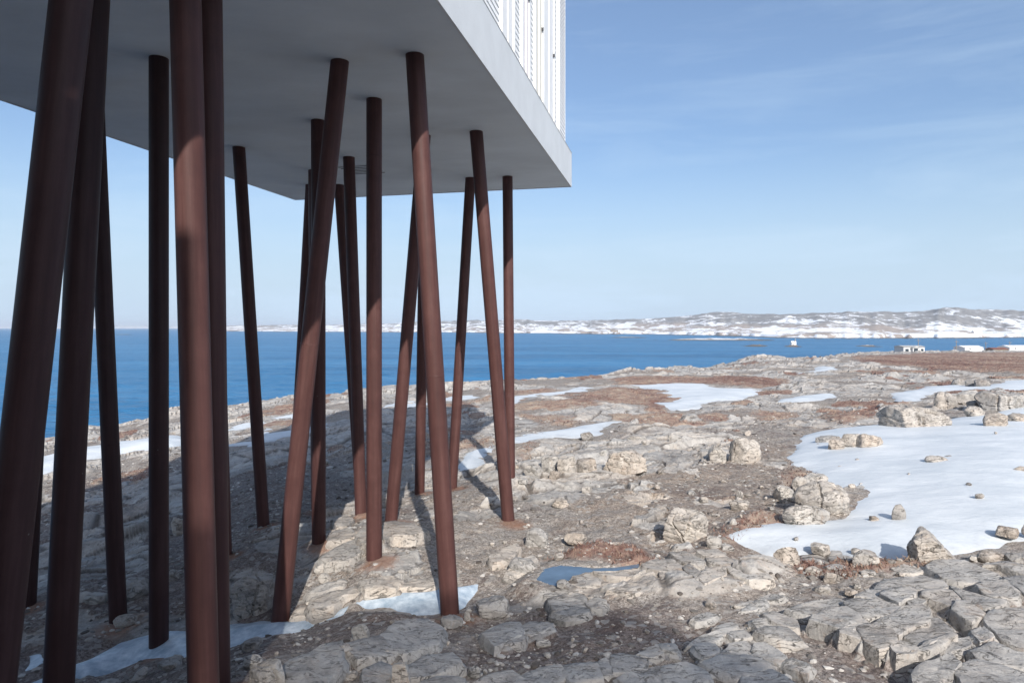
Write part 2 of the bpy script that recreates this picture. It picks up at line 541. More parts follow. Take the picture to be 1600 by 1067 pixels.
M = dict(rock=mat_rock(), terrain=mat_terrain(), snow=mat_snow(), ice=mat_snow('ice', True),
         steel=mat_steel(), sea=mat_sea(), hill=mat_hill(),
         soffit=mat_plain('soffit_paint', (0.66, 0.72, 0.755), 0.75, 0.25, 0.08, 0.8, 0.25, 24, (0.8, 1.4, 1)),
         fascia=mat_plain('fascia_paint', (0.64, 0.66, 0.67), 0.7, 0.25, 0.05, 2.0, 0.15, 60),
         white=mat_plain('white_paint', (0.80, 0.80, 0.79), 0.55, 0.3, 0.04, 4.0, 0.1, 60),
         blush=mat_plain('blush_paint', (0.80, 0.74, 0.73), 0.55, 0.3, 0.03),
         straw=mat_plain('cream_paint', (0.80, 0.76, 0.66), 0.55, 0.3, 0.03),
         iron=mat_plain('dark_iron', (0.06, 0.06, 0.065), 0.5),
         dark=mat_plain('dark_void', (0.015, 0.016, 0.018), 0.7),
         glass=mat_plain('window_glass', (0.03, 0.045, 0.06), 0.08, 0.6),
         foam=mat_plain('foam', (0.82, 0.85, 0.87), 0.8, 0.2, 0.06, 0.4),
         grey_wall=mat_plain('grey_clapboard', (0.52, 0.52, 0.52), 0.7, 0.3, 0.1, 2),
         roof=mat_plain('pale_roof', (0.42, 0.42, 0.41), 0.8, 0.2, 0.1, 1),
         rust_roof=mat_plain('rust_roof', (0.22, 0.10, 0.075), 0.85, 0.2, 0.15, 1),
         timber=mat_plain('grey_timber', (0.24, 0.21, 0.18), 0.85, 0.2, 0.2, 3),
         pool=mat_plain('meltwater', (0.10, 0.15, 0.21), 0.12, 0.5, 0.3, 2.0, 0.12, 6))
# ------------------------------------------------------------------ lie of the land
# heights relative to the eye along rays from the viewpoint: {tangent of bearing: [(distance, height), ...]}
LAND = [
 (-500, [(4, -4.4), (10, -5.2), (15, -5.7), (22, -6.1), (30, -6.4), (36, -6.9), (42, -9.6), (46, -12)]),
 (0,    [(4, -3.9), (6, -4.0), (10, -4.65), (15, -5.25), (22, -5.75), (30, -6.05), (38, -6.3), (46, -9.6), (52, -12)]),
 (150,  [(4, -3.7), (6, -3.85), (10, -4.4), (15, -4.85), (22, -5.35), (30, -5.75), (40, -6.05), (46, -6.5), (56, -9.8), (60, -12)]),
 (300,  [(4, -3.3), (6, -3.5), (10, -4.15), (15, -4.45), (22, -4.85), (30, -5.2), (40, -5.5), (48, -5.75), (54, -6.4), (66, -10), (70, -12)]),
 (450,  [(4, -3.3), (6, -3.4), (10, -3.95), (14, -4.0), (20, -4.3), (30, -4.85), (40, -5.2), (52, -5.5), (58, -6.0), (72, -10), (76, -12)]),
 (600,  [(4, -3.3), (6, -3.35), (10, -3.65), (14, -3.8), (17, -4.0), (25, -4.25), (35, -4.55), (50, -4.85), (58, -5.2), (64, -5.8), (78, -10), (82, -12)]),
 (800,  [(4, -3.2), (6, -3.3), (9, -3.6), (13, -3.65), (16.5, -3.6), (25, -3.9), (35, -4.15), (50, -4.5), (65, -5.0), (73, -5.6), (88, -10), (92, -12)]),
 (1000, [(4, -3.2), (6, -3.3), (9, -3.45), (13, -3.5), (20, -3.7), (35, -4.0), (60, -4.5), (80, -5.0), (92, -5.9), (110, -10), (115, -12)]),
 (1200, [(4, -3.2), (6, -3.3), (9, -3.4), (13, -3.4), (20, -3.6), (35, -3.9), (60, -4.4), (100, -5.4), (140, -6.2), (155, -7.0), (178, -10), (184, -12)]),
 (1400, [(4, -3.1), (6, -3.2), (9, -3.3), (13, -3.3), (20, -3.4), (35, -3.65), (60, -4.2), (100, -5.15), (150, -6.2), (200, -7.2), (240, -8.5), (285, -10), (300, -12)]),
 (1600, [(4, -3.1), (6, -3.2), (9, -3.2), (13, -3.2), (20, -3.2), (35, -3.45), (60, -4.0), (100, -4.95), (150, -6.0), (200, -7.0), (260, -8.6), (305, -10), (320, -12)]),
 (2000, [(4, -3.0), (9, -3.1), (20, -3.1), (35, -3.3), (60, -3.8), (100, -4.7), (150, -5.8), (200, -6.8), (270, -8.6), (315, -10), (330, -12)]),
]
LAND_T = np.array([(c[0] - HX) / F for c in LAND])
LAND_C = [(np.log([p[0] for p in c[1]]), np.array([p[1] for p in c[1]])) for c in LAND]

def land_raw(x, y):
    x = np.asarray(x, dtype=float); y = np.asarray(y, dtype=float)
    d = np.maximum(y, 4.0)
    t = np.clip(x / d, LAND_T[0], LAND_T[-1] - 1e-6)
    ld = np.log(d)
    i = np.clip(np.searchsorted(LAND_T, t, side='right') - 1, 0, len(LAND_T) - 2)
    f = (t - LAND_T[i]) / (LAND_T[i + 1] - LAND_T[i])
    f = f * f * (3 - 2 * f)
    cols = np.stack([np.interp(ld, a, b) for a, b in LAND_C])
    ii = np.arange(t.size).reshape(t.shape)
    flat = cols.reshape(len(LAND_C), -1)
    k = ii.ravel()
    a = flat[i.ravel(), k]; b = flat[i.ravel() + 1, k]
    return (a + (b - a) * f.ravel()).reshape(t.shape)

# pillars: top (photo x, distance, or photo y of the top under the soffit) and foot (photo x, photo y, distance), diameter 0.245
SOFFIT = 3.6
PILLARS = [
 # (top px, top distance, foot px, foot py, foot distance, label)
 (150.6, 4.49, -52, 1367, 4.49, 'thickest near steel pillar leaning across the left edge of the picture'),
 (153.7, 6.02, 84.6, 1177, 6.02, 'second thick dark pillar from the left edge, crossing behind the nearest one'),
 (81, 11.5, 43, 940, 11.0, 'thin dark pillar mostly hidden behind the nearest pillar, only its foot showing'),
 (147, 10.2, 184.5, 968, 10.2, 'black pillar slanting right beside the two thick left pillars, its top hidden behind them'),
 (248, 9.17, 248, 1005, 9.2, 'upright black pillar standing in the ice patch, shaded its full height'),
 (285, 5.66, 320, 1153, 5.66, 'thick brown pillar with a sunlit stripe down its right side'),
 (325, 6.5, 338.5, 1063, 6.5, 'dark pillar close behind the thick brown pillar with the sunlit stripe'),
 (331, 12.5, 351, 866, 12.2, 'farther pillar almost wholly hidden behind the two thick brown pillars'),
 (373, 13.7, 411.5, 821, 13.9, 'slender dark pillar leaning left at its top near the left soffit edge'),
 (531, 9.28, 438, 965, 9.5, 'strongly slanting pillar whose foot stands left in the ice beside a grey boulder'),
 (497, 11.93, 498, 846, 12.2, 'upright dark pillar crossed by the strongly slanting pillar'),
 (490, 15.7, 495, 795, 15.1, 'far thin pillar hidden behind the crossing pair, only its top visible'),
 (485, 17.3, 459, 760, 18.0, 'far thin pillar leaning left behind the strongly slanting pillar'),
 (529.5, 17.3, 562, 768, 17.5, 'far thin dark pillar touching the left side of the pillar below the soffit vent'),
 (545, 14.5, 564, 803, 14.3, 'dark pillar rising into the slotted soffit vent'),
 (584.5, 10.82, 584.5, 868, 10.8, 'upright brown pillar standing beside the large cream rock'),
 (648, 9.06, 703, 957, 8.97, 'prominent sunlit brown pillar in the middle, foot at the end of the ice strip'),
 (663, 12.85, 611, 813, 13.3, 'sunlit pillar slanting behind the prominent middle pillar, foot behind the cream rock'),
 (664, 15.7, 655.5, 771, 16.7, 'narrow dark upright pillar left of the prominent middle pillar'),
 (735, 16.5, 706, 763, 16.4, 'narrow pillar leaning left, foot just right of the prominent middle pillar'),
 (744, 12.6, 794, 811, 13.05, 'sunlit pillar with a weld seam, slanting in front of the farthest right pillar'),
 (793, 16.35, 797, 748, 16.3, 'rightmost upright pillar under the far right corner of the soffit'),
]
FEET = np.array([((p[2] - HX) / F * p[4], p[4], -(p[3] - HY) / F * p[4]) for p in PILLARS])
_fx = land_raw(FEET[:, 0], FEET[:, 1])
_res = FEET[:, 2] - _fx
_res[0] = _res[1] = 0.0
_G = np.exp(-((FEET[:, None, 0] - FEET[None, :, 0]) ** 2 + (FEET[:, None, 1] - FEET[None, :, 1]) ** 2) / 1.6 ** 2)
_W = np.linalg.solve(_G + 0.15 * np.eye(len(FEET)), _res)

def land(x, y):
    """smooth ground level relative to the eye"""
    z = land_raw(x, y)
    for w, (fx, fy, fz) in zip(_W, FEET):
        z = z + w * np.exp(-((x - fx) ** 2 + (y - fy) ** 2) / 1.6 ** 2)
    return z

_dd = np.exp(np.linspace(math.log(4.0), math.log(330.0), 1600))
def spot(px, py, up=0.0):
    """the place on the ground (or `up` above it) that the photograph shows at this point"""
    t = (px - HX) / F
    sl = -(py - HY) / F
    g = land(t * _dd, _dd) + up - sl * _dd
    k = np.nonzero(g >= 0)[0]
    k = k[0] if len(k) else len(_dd) - 1
    if k > 0 and g[k] > g[k - 1]:
        f = -g[k - 1] / (g[k] - g[k - 1])
        d = _dd[k - 1] + (_dd[k] - _dd[k - 1]) * min(max(f, 0), 1)
    else:
        d = _dd[k]
    return np.array([t * d, d])

def outline(pts, ox=0, oy=0, s=1.0, up=0.0):
    return [tuple(spot(ox + x / s, oy + y / s, up)) for x, y in pts]

SNOW = [
 # (photo outline, thickness, material, label)
 ([(1235,689),(1277,673),(1316,666),(1375,660),(1477,657),(1490,647),(1545,641),(1610,633),(1760,625),(1760,855),(1600,860),(1567,866),(1516,869),(1495,876),(1422,871),(1395,880),(1368,869),(1330,872),(1296,876),(1269,867),(1247,873),(1207,870),(1187,875),(1144,870),(1128,858),(1142,845),(1187,838),(1212,814),(1250,822),(1296,815),(1320,788),(1348,760),(1322,749),(1296,740),(1253,725),(1228,705)], 0.16, 'snow', 'broad snowfield with rocks poking out on the right of the picture'),
 ([(1398,610),(1440,605),(1490,598),(1520,603),(1547,601),(1600,590),(1760,578),(1760,600),(1600,608),(1529,608),(1476,611),(1458,625),(1416,626),(1406,617)], 0.2, 'snow', 'snow bank beyond the blocky ledge near the right edge'),
 ([(1196,623),(1259,616),(1306,613),(1304,622),(1246,628),(1205,627)], 0.2, 'snow', 'thin snow strip in the grey rocks left of the snow bank'),
 ([(1258,584),(1266,577),(1277,571),(1298,571),(1310,577),(1306,585)], 0.5, 'snow', 'small bright isolated snow heap on the far grey rocks'),
 ([(1023,637),(1031,628),(1060,624),(1034,608),(978,600),(1052,598),(1115,600),(1105,606),(1183,607),(1176,623),(1102,632),(1062,637)], 0.2, 'snow', 'wide flat snow patch beside the red heath in the middle distance'),
 ([(796,617),(839,616),(879,611),(897,602),(942,604),(926,610),(880,616),(839,622),(826,628),(796,630)], 0.2, 'snow', 'ragged snow streak in the heath right of the rightmost pillar'),
 ([(770,700),(805,681),(866,673),(905,664),(942,656),(976,652),(944,674),(926,680),(879,680),(840,686),(816,691),(800,700)], 0.16, 'snow', 'narrow white snow tongue between ledges right of the pillars'),
 ([(714,722),(728,706),(775,697),(790,704),(749,728),(720,731)], 0.12, 'snow', 'bluish shaded snow patch between the pillars'),
 ([(632,728),(660,723),(712,723),(712,732),(660,732)], 0.1, 'snow', 'thin blue snow sliver behind the prominent middle pillar'),
 ([(592,623),(617,619),(640,630),(680,628),(678,634),(640,637),(614,632),(592,634)], 0.22, 'snow', 'far snow patch seen between pillars just below the sea'),
 ([(676,621),(715,619),(760,616),(770,620),(720,625),(680,626)], 0.2, 'snow', 'far thin snow line just left of the rightmost pillars'),
 ([(40,712),(69,706),(135,694),(186,685),(231,682),(282,676),(300,678),(300,694),(282,697),(186,708),(135,716),(69,738),(40,742)], 0.3, 'snow', 'sunlit snow band on the shore slope behind the left pillars'),
 ([(350,663),(393,660),(453,646),(500,640),(500,647),(453,654),(414,664),(366,675),(350,676)], 0.22, 'snow', 'upper sunlit snow streak behind the slender dark pillar'),
 ([(408,668),(426,677),(453,670),(510,660),(510,668),(453,684),(425,693),(412,692)], 0.22, 'snow', 'lower sunlit snow streak behind the strongly slanting pillar'),
 ([(350,692),(393,688),(412,690),(393,697),(352,698)], 0.2, 'snow', 'short snow scrap at the shadow edge left of the slender pillar'),
 ([(-30,1085),(20,1064),(65,1044),(118,1022),(172,994),(231,982),(264,976),(330,968),(360,957),(440,965),(500,951),(557,939),(572,926),(635,920),(686,917),(752,911),(738,946),(662,957),(590,950),(548,953),(500,968),(449,986),(380,998),(290,1016),(215,1024),(172,1040),(118,1052),(65,1068),(20,1085)], 0.14, 'ice', 'long bluish ice strip winding among the feet of the pillars'),
 ([(18,1040),(30,1012),(66,1004),(66,1024),(40,1040)], 0.08, 'ice', 'small dull ice scrap between the two thick left pillars'),
 ([(1045,578),(1052,574),(1110,569),(1112,572),(1080,576)], 0.3, 'snow', 'thin snow ridge on the far crest above the bay'),
 ([(912,586),(918,580),(944,578),(954,581),(940,586)], 0.4, 'snow', 'tiny snow cap on the crest at the edge of the sea'),
]
POOL = ([(838,918),(846,905),(854,897),(875,888),(929,884),(960,880),(999,872),(1002,880),(972,888),(913,897),(893,908),(886,919),(860,922)], 'meltwater')
HEATH = [
 [(1320,559),(1420,552),(1600,550),(1760,548),(1760,580),(1600,584),(1500,580),(1420,574),(1340,567)],
 [(930,592),(1000,588),(1100,588),(1200,588),(1262,592),(1262,603),(1190,606),(1060,598),(960,602)],
 [(900,612),(960,603),(1030,610),(1065,618),(1030,626),(1010,640),(960,630),(880,620)],
 [(805,610),(870,607),(880,612),(830,618),(805,616)],
 [(796,631),(880,623),(920,622),(930,634),(860,640),(796,640)],
 [(1300,641),(1360,641),(1372,655),(1310,662),(1250,657)],
 [(1096,814),(1130,797),(1200,792),(1212,812),(1190,836),(1140,842),(1105,856),(1050,858),(1060,842)],
 [(1215,884),(1300,878),(1420,874),(1425,892),(1370,900),(1330,908),(1250,905)],
 [(800,862),(880,852),(960,860),(990,872),(930,884),(850,882)],
 [(640,690),(700,682),(775,680),(775,696),(730,704),(690,715),(640,712)],
 [(1200,730),(1235,715),(1255,735),(1225,760),(1195,770)],
 [(1170,640),(1240,640),(1250,650),(1190,655)],
 [(840,640),(900,655),(880,664),(830,650)],
]
SOIL = [
 [(330,1100),(330,1010),(440,1000),(540,965),(740,952),(850,930),(1000,925),(1150,920),(1260,895),(1430,880),(1600,872),(1900,865),(1900,1110)],
 [(470,890),(520,862),(600,862),(650,790),(690,740),(760,740),(830,790),(900,755),(1000,735),(1110,718),(1200,680),(1240,690),(1225,740),(1215,780),(1205,830),(1130,870),(1000,870),(850,920),(700,950),(560,930)],
 [(-300,1110),(-300,960),(60,930),(200,900),(420,880),(470,890),(450,1000),(330,1010),(330,1110)],
]
SNOW_W = [(outline(s[0]), s[1], s[2], s[3]) for s in SNOW]
POOL_W = outline(POOL[0])
HEATH_W = [outline(h) for h in HEATH]
SOIL_W = [outline(h) for h in SOIL]
WARM_W = [outline([(960,740),(1100,700),(1240,690),(1230,750),(1210,830),(1100,860),(1000,850),(900,800)])]
DARK_SOIL_W = [outline(q) for q in ([(-300,1100),(-300,860),(150,740),(350,720),(520,720),(560,770),(500,830),(460,900),(450,1000),(330,1100)],
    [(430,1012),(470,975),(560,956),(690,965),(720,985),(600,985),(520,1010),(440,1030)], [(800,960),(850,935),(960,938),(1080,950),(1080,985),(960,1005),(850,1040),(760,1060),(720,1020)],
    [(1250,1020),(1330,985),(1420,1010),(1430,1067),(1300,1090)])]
POOL_Z = float(np.mean([land(np.array([p[0]]), np.array([p[1]]))[0] for p in POOL_W])) + 0.01

BLOCKS = []      # outlines and heights of the joint blocks, filled in below

def area_mask(x, y, polys, soft):
    """soft mask 0..1 of a set of outlines with ragged edges"""
    m = np.zeros(x.shape)
    for poly in polys:
        px = [p[0] for p in poly]; py = [p[1] for p in poly]
        mx = 2.0 + 0.05 * max(py)
        k = (x > min(px) - mx) & (x < max(px) + mx) & (y > min(py) - mx) & (y < max(py) + mx)
        if not k.any():
            continue
        s = poly_sdf(x[k], y[k], poly)
        w = soft * np.maximum(y[k], 6) / 10.0
        m[k] = np.maximum(m[k], smooth(-w, w, s))
    return m

STRIKE = math.radians(52)
def terrain(x, y):
    """height of the real ground relative to the eye, with masks for its materials"""
    base = land(x, y)
    d = np.maximum(y, 4.0)
    wob = np.minimum(0.05 * d, 1.2)
    wx = x + wob * fbm2(x / (0.12 * d + 1), y / (0.12 * d + 1), 3, 3)
    wy = y + wob * fbm2(x / (0.12 * d + 1), y / (0.12 * d + 1), 3, 4)
    snow = np.zeros(x.shape)
    for poly, th, mt, lb in SNOW_W:
        snow = np.maximum(snow, area_mask(wx * 0.3 + x * 0.7, wy * 0.3 + y * 0.7, [poly], 0.25))
    soil = area_mask(wx, wy, SOIL_W, 0.35)
    heath = area_mask(wx, wy, HEATH_W, 0.30)
    pool = area_mask(x, y, [POOL_W], 0.12)
    warm = area_mask(wx, wy, WARM_W, 0.8)
    dark_soil = area_mask(wx, wy, DARK_SOIL_W, 0.5)
    # pockets of soil and heath between the rocks
    pocket = fbm2(x / 3.1, y / 3.1, 4, 61)
    rock = smooth(-0.30 + 0.16 * dark_soil, 0.02 + 0.16 * dark_soil, pocket) * (1 - soil)
    rock = np.maximum(rock, soil * smooth(0.42, 0.56, fbm2(x / 1.4, y / 1.4, 4, 71)) * smooth(8.5, 11, y))
    heath = np.maximum(heath, (1 - soil) * smooth(0.50, 0.62, fbm2(x / (2.0 + 0.03 * d), y / (2.0 + 0.03 * d), 4, 83)) * smooth(14, 26, y))
    rock = rock * (1 - 0.9 * heath)
    # broken bedrock
    us, uc = math.sin(STRIKE), math.cos(STRIKE)
    u = x * us + y * uc
    v = x * uc - y * us
    u = u + 0.9 * fbm2(x / 4.0, y / 4.0, 3, 11)
    v = v + 0.8 * fbm2(x / 3.0, y / 3.0, 3, 12) + 0.05 * fbm2(x / 0.6, y / 0.6, 2, 14)
    faces = []
    def ledge(v, lam, seed):
        q = v / lam + 0.35 * noise2(u / (2.2 * lam), v / (1.4 * lam), seed)
        i = np.floor(q)
        f = q - i
        a = 0.5 + 0.75 * noise2(u / (2.4 * lam) + 13.7 * i, 5.3 * i, seed + 4)
        saw = np.where(f < 0.78, f / 0.78, (1 - f) / 0.22)
        faces.append((f > 0.76) * np.clip(a, 0, 1))
        return (saw - 0.5) * np.clip(0.15 + 1.1 * a, 0.05, 1.4)
    far = smooth(25, 70, d)
    rel = 0.34 * ledge(v, 4.2, 21) + 0.15 * (1 - 0.5 * far) * ledge(v, 1.5, 22)
    rel = rel + far * (0.55 * fbm2(x / 7.0, y / 7.0, 4, 23) + 0.7 * ledge(v, 11.0, 24))
    plain = 1 - 0.85 * np.clip(sum(faces), 0, 1)      # unbroken rock on the ledge fronts
    calm = 1 - 0.40 * smooth(14, 24, d)
    e1, a1, b1, c1, ox, oy = voronoi2(u / 2.0, v / 1.05, 31)
    rel = rel + ((a1 - 0.5) * 0.24 + (b1 - 0.5) * 0.30 * ox + (c1 - 0.6) * 0.36 * oy) * smooth(0.0, 0.13, e1) * calm
    k1 = 1 - smooth(0.02, 0.10, e1)
    e2, a2, b2, c2, px, py = voronoi2(u / 0.62 + 7.7, v / 0.40, 37)
    near = 1 - smooth(26, 75, d)
    rel = rel + near * plain * calm * ((a2 - 0.5) * 0.16 + (b2 - 0.5) * 0.18 * px + (c2 - 0.5) * 0.20 * py) * smooth(0.0, 0.18, e2)
    k2 = (1 - smooth(0.03, 0.14, e2)) * (0.35 + 0.65 * (a1 > 0.45))
    e3, a3, b3, c3, qx, qy = voronoi2(u / 0.21 + 1.7, v / 0.13, 41)
    vnear = 1 - smooth(12, 30, d)
    rel = rel + vnear * plain * (a3 - 0.5) * 0.055 * smooth(0.0, 0.25, e3)
    k2 = k2 * plain
    rel = rel - 0.11 * k1 * (0.4 + 0.6 * plain) - 0.06 * k2 * near
    rel = rel + 0.05 * fbm2(x / 0.5, y / 0.5, 4, 43) + 0.014 * near * fbm2(x / 0.09, y / 0.09, 3, 44)
    rel = rel * (0.50 + 0.25 * smooth(8, 16, y) + 0.15 * smooth(25, 60, y))
    grd = (0.05 + 0.05 * smooth(9.5, 12, y)) * fbm2(x / 2.2, y / 2.2, 4, 51) + 0.03 * fbm2(x / 0.35, y / 0.35, 4, 52) - 0.04
    grd = grd + heath * (0.10 * fbm2(x / 0.8, y / 0.8, 4, 53) + 0.06)
    z = grd * (1 - rock) + rel * rock
    # quiet the ground round the pillar feet, below the snow and the pool
    foot = np.zeros(x.shape)
    for fx, fy, fz in FEET:
        foot = np.maximum(foot, np.exp(-((x - fx) ** 2 + (y - fy) ** 2) / 0.55 ** 2))
    z = z * (1 - 0.75 * foot)
    z = z * (1 - 0.72 * snow) - 0.10 * snow
    z = np.where(pool > 0, z * (1 - pool), z)
    z = base + z
    # rock filling the joints between the blocks of an outcrop
    m1 = np.zeros(x.shape); m2 = np.zeros(x.shape); up = np.zeros(x.shape)
    for poly, h in BLOCKS:
        px_ = [q[0] for q in poly]; py_ = [q[1] for q in poly]
        k = np.nonzero((x > min(px_) - 0.3) & (x < max(px_) + 0.3) & (y > min(py_) - 0.3) & (y < max(py_) + 0.3))[0]
        if len(k) == 0:
            continue
        w = smooth(-0.15, -0.05, poly_sdf(x[k], y[k], poly))
        new = w > m1[k]
        m2[k] = np.where(new, m1[k], np.maximum(m2[k], w))
        m1[k] = np.maximum(m1[k], w)
        up[k] = np.where(w > 0, np.where(up[k] > 0, np.minimum(up[k], h), h), up[k])
    fill = m2 * (up > 0)
    z = z + fill * np.maximum(base + up - 0.03 - z, 0)
    rock = np.maximum(rock, fill)
    z = np.where(pool > 0.02, np.minimum(z, POOL_Z + 0.10 - 0.22 * pool), z)
    ps = poly_sdf(x, y, POOL_W)
    rim = smooth(-0.5, -0.10, ps) * (ps < 0.0)
    z = z + rim * np.maximum(POOL_Z + 0.02 + 0.03 * fbm2(x / 0.3, y / 0.3, 3, 57) - z, 0)
    rust = np.zeros(x.shape)
    for fx, fy, fz in FEET:
        rust = np.maximum(rust, np.exp(-((x - fx - 0.12) ** 2 + (y - fy + 0.22) ** 2) / 0.36 ** 2))
    tint = 0.55 * a1 + 0.45 * a2 * near + 0.25 * (1 - near)
    warmr = np.clip(0.40 * (b1 > 0.68) + 0.25 * (c2 > 0.75) * near + 0.45 * warm - 0.1, 0, 1)
    warmr = np.where(rock > 0.4, warmr, np.clip(warm + 0.2, 0, 1))
    crack = np.maximum(k1, k2 * near) * rock
    return z, dict(rock=rock, heath=heath, rust=rust, tint=tint, warm=warmr, crack=crack, dark_soil=dark_soil)

def ground_z(x, y):
    z, _ = terrain(np.atleast_1d(np.asarray(x, float)), np.atleast_1d(np.asarray(y, float)))
    return z

def grid_quads(nr, nc):
    i = np.arange(nr - 1)[:, None] * nc + np.arange(nc - 1)[None, :]
    i = i.ravel()
    return np.stack([i, i + 1, i + nc + 1, i + nc], axis=1)

def build_ground():
    ds = [3.0]
    while ds[-1] < 335:
        d = ds[-1]
        ds.append(d + max(0.024, 0.0026 * d * (max(d, 10) / 10) ** 0.5))
    ds = np.array(ds)
    tt = np.concatenate([np.linspace(-1.10, -0.80, 70, endpoint=False), np.linspace(-0.80, 0.80, 960), np.linspace(0.80, 1.10, 70)[1:]])
    D, T = np.meshgrid(ds, tt, indexing='ij')
    x, y = (T * D).ravel(), D.ravel()
    z, at = terrain(x, y)
    me = new_mesh('ground', np.stack([x, y, z + EYE], 1), quads=grid_quads(len(ds), len(tt)), smooth_shade=False)
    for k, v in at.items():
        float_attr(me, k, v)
    o = link('ground', me, M['terrain'])
    tag(o, 'rocky shore ground of grey bedrock, gravel and heath', kind='structure')
    # the land behind the viewpoint, under the rest of the inn
    xs = np.linspace(-60, 60, 121); ys = np.linspace(-60, 3.4, 64)
    Y, X = np.meshgrid(ys, xs, indexing='ij')
    x, y = X.ravel(), Y.ravel()
    z = land(x, np.maximum(y, 4.0)) - 0.06 + 0.12 * fbm2(x / 4, y / 4, 3, 5)
    me = new_mesh('ground_behind', np.stack([x, y, z + EYE], 1), quads=grid_quads(len(ys), len(xs)))
    one = np.ones(len(x))
    for k, v in dict(rock=one * 0.3, heath=one * 0.2, rust=one * 0, tint=one * 0.5, warm=one * 0.3, crack=one * 0, dark_soil=one * 0).items():
        float_attr(me, k, v)
    o = link('ground_behind', me, M['terrain'])
    tag(o, 'gravel ground behind the viewpoint beside the inn', kind='structure')

# ------------------------------------------------------------------ sea, far shore
def build_sea():
    """wind sea near the shore as real waves, running out into a level sheet"""
    ds = [36.0]
    while ds[-1] < 2600:
        ds.append(ds[-1] + max(0.28, ds[-1] ** 2 / 6830.0 * 0.75))
    ds = np.array(ds)
    tt = np.linspace(-1.1, 1.1, 640)
    D, T = np.meshgrid(ds, tt, indexing='ij')
    x, y = (T * D).ravel(), D.ravel()
    a = math.radians(14)
    u = x * math.cos(a) + y * math.sin(a); v = -x * math.sin(a) + y * math.cos(a)
    z = 0.24 * fbm2(u / 14, v / 5.0, 3, 301) + 0.17 * fbm2(u / 4.5, v / 1.8, 3, 302) + 0.16 * fbm2(u / 60, v / 24, 3, 303)
    z = z * (1 - smooth(1500, 2600, y))
    z = np.where(y > 2590, -0.05, z)
    o = link('sea', new_mesh('sea', np.stack([x, y, z], 1), quads=grid_quads(len(ds), len(tt))), M['sea'])
    tag(o, 'blue rippled sea', kind='structure')
    m = MB()
    S = 45000.0
    m.v = [(-S, -S, -0.6), (S, -S, -0.6), (S, S, -0.6), (-S, S, -0.6)]
    m.f = [(0, 1, 2, 3)]
    tag(m.build('open_sea', M['sea']), 'open sea out to the horizon', kind='structure')
build_sea()

FAR = [  # photo x, photo y of the far waterline, photo y of the skyline
 (330, 516.8, 512.5), (355, 517.5, 509), (400, 518, 508), (500, 518.5, 507.5), (600, 519, 506), (640, 519.3, 503.5), (700, 519.6, 502.5), (760, 520, 500.5),
 (812, 520.8, 499), (840, 521, 501), (900, 521.8, 501), (950, 522.2, 500.5), (1000, 522.6, 499), (1050, 523.2, 496), (1110, 524.5, 489), (1150, 525.5, 490.5),
 (1180, 526.5, 493.5), (1230, 528.5, 494), (1280, 529, 490.5), (1320, 529, 487.5), (1370, 529, 487), (1400, 529, 489), (1440, 528.8, 486.5), (1480, 528.6, 484),
 (1520, 528.2, 485), (1560, 527.8, 487), (1600, 527.5, 488), (1700, 527, 484), (1900, 526, 487), (2200, 525, 492)]
def build_hills():
    a = np.array(FAR)
    px = np.linspace(330, 2200, 640)
    sh = np.interp(px, a[:, 0], a[:, 1]) + 0.25 * noise2(px / 9.0, px * 0, 3)
    rg = np.interp(px, a[:, 0], a[:, 2]) + 0.35 * noise2(px / 14.0, px * 0, 4) + 0.25 * noise2(px / 4.0, px * 0, 5)
    d0 = EYE * F / (sh - HY)
    d1 = d0 * 1.75 + 150
    z1 = EYE + (HY - rg) / F * d1
    s = np.concatenate([[-0.06], np.linspace(0, 1, 150), [1.15, 1.4]])
    S, P = np.meshgrid(s, np.arange(len(px)), indexing='ij')
    d = d0[P] + (d1 - d0)[P] * S
    x = (px[P] - HX) / F * d
    prof = np.clip(S, 0, 1)
    z = z1[P] * (0.10 * smooth(0, 0.03, prof) + 0.14 * prof + 0.76 * smooth(0.04, 1.0, prof) ** 1.1)
    fade = smooth(0, 0.15, prof) * (1 - smooth(0.85, 1.0, prof))
    rough = fbm2(x / 60, d / 110, 5, 8)
    z = z + fade * rough * (0.12 * z1[P] + 0.5)
    z = np.where(S < 0, -2.0, z)
    z = np.where(S > 1, z1[P] * (1.0 - (S - 1) * 0.9) - 1, z)
    me = new_mesh('far_hills', np.stack([x.ravel(), d.ravel(), z.ravel()], 1), quads=grid_quads(len(s), len(px)))
    right = smooth(1180, 1330, px[P])
    bare = 0.030 - 0.002 * right + 0.05 * np.clip(rough, -1, 1)
    float_attr(me, 'bare', bare.ravel())
    o = link('far_hills', me, M['hill'])
    tag(o, 'snow streaked hills across the bay', kind='structure')
build_hills()

def low_island(name, px0, px1, py, height, deep, label, seed, kind=None, bare=0.0):
    """a low skerry: an uneven mound with ragged shore"""
    d = EYE * F / (py - HY)
    x0, x1 = (px0 - HX) / F * d, (px1 - HX) / F * d
    cx, a, b = (x0 + x1) / 2, (x1 - x0) / 2, deep / 2
    n, m = 60, 24
    U, V = np.meshgrid(np.linspace(-1, 1, m), np.linspace(-1, 1, n), indexing='ij')
    X = V * a * 1.15; Y = U * b * 1.15
    r = np.sqrt((V * 1.15) ** 2 + (U * 1.15) ** 2) + 0.25 * fbm2(V * 3 + seed, U * 3, 4, seed)
    z = height * np.clip(1.25 * (1 - r), -0.5, 1) * (0.75 + 0.35 * fbm2(V * 6, U * 6 + seed, 3, seed + 1))
    me = new_mesh(name, np.stack([X.ravel(), Y.ravel(), z.ravel()], 1), quads=grid_quads(m, n))
    float_attr(me, 'bare', np.full(m * n, bare))
    o = link(name, me, M['hill'])
    o.location = (cx, d + b * 0.5, 0)
    tag(o, label, 'islet' if kind is None else None, kind=kind)
    return o
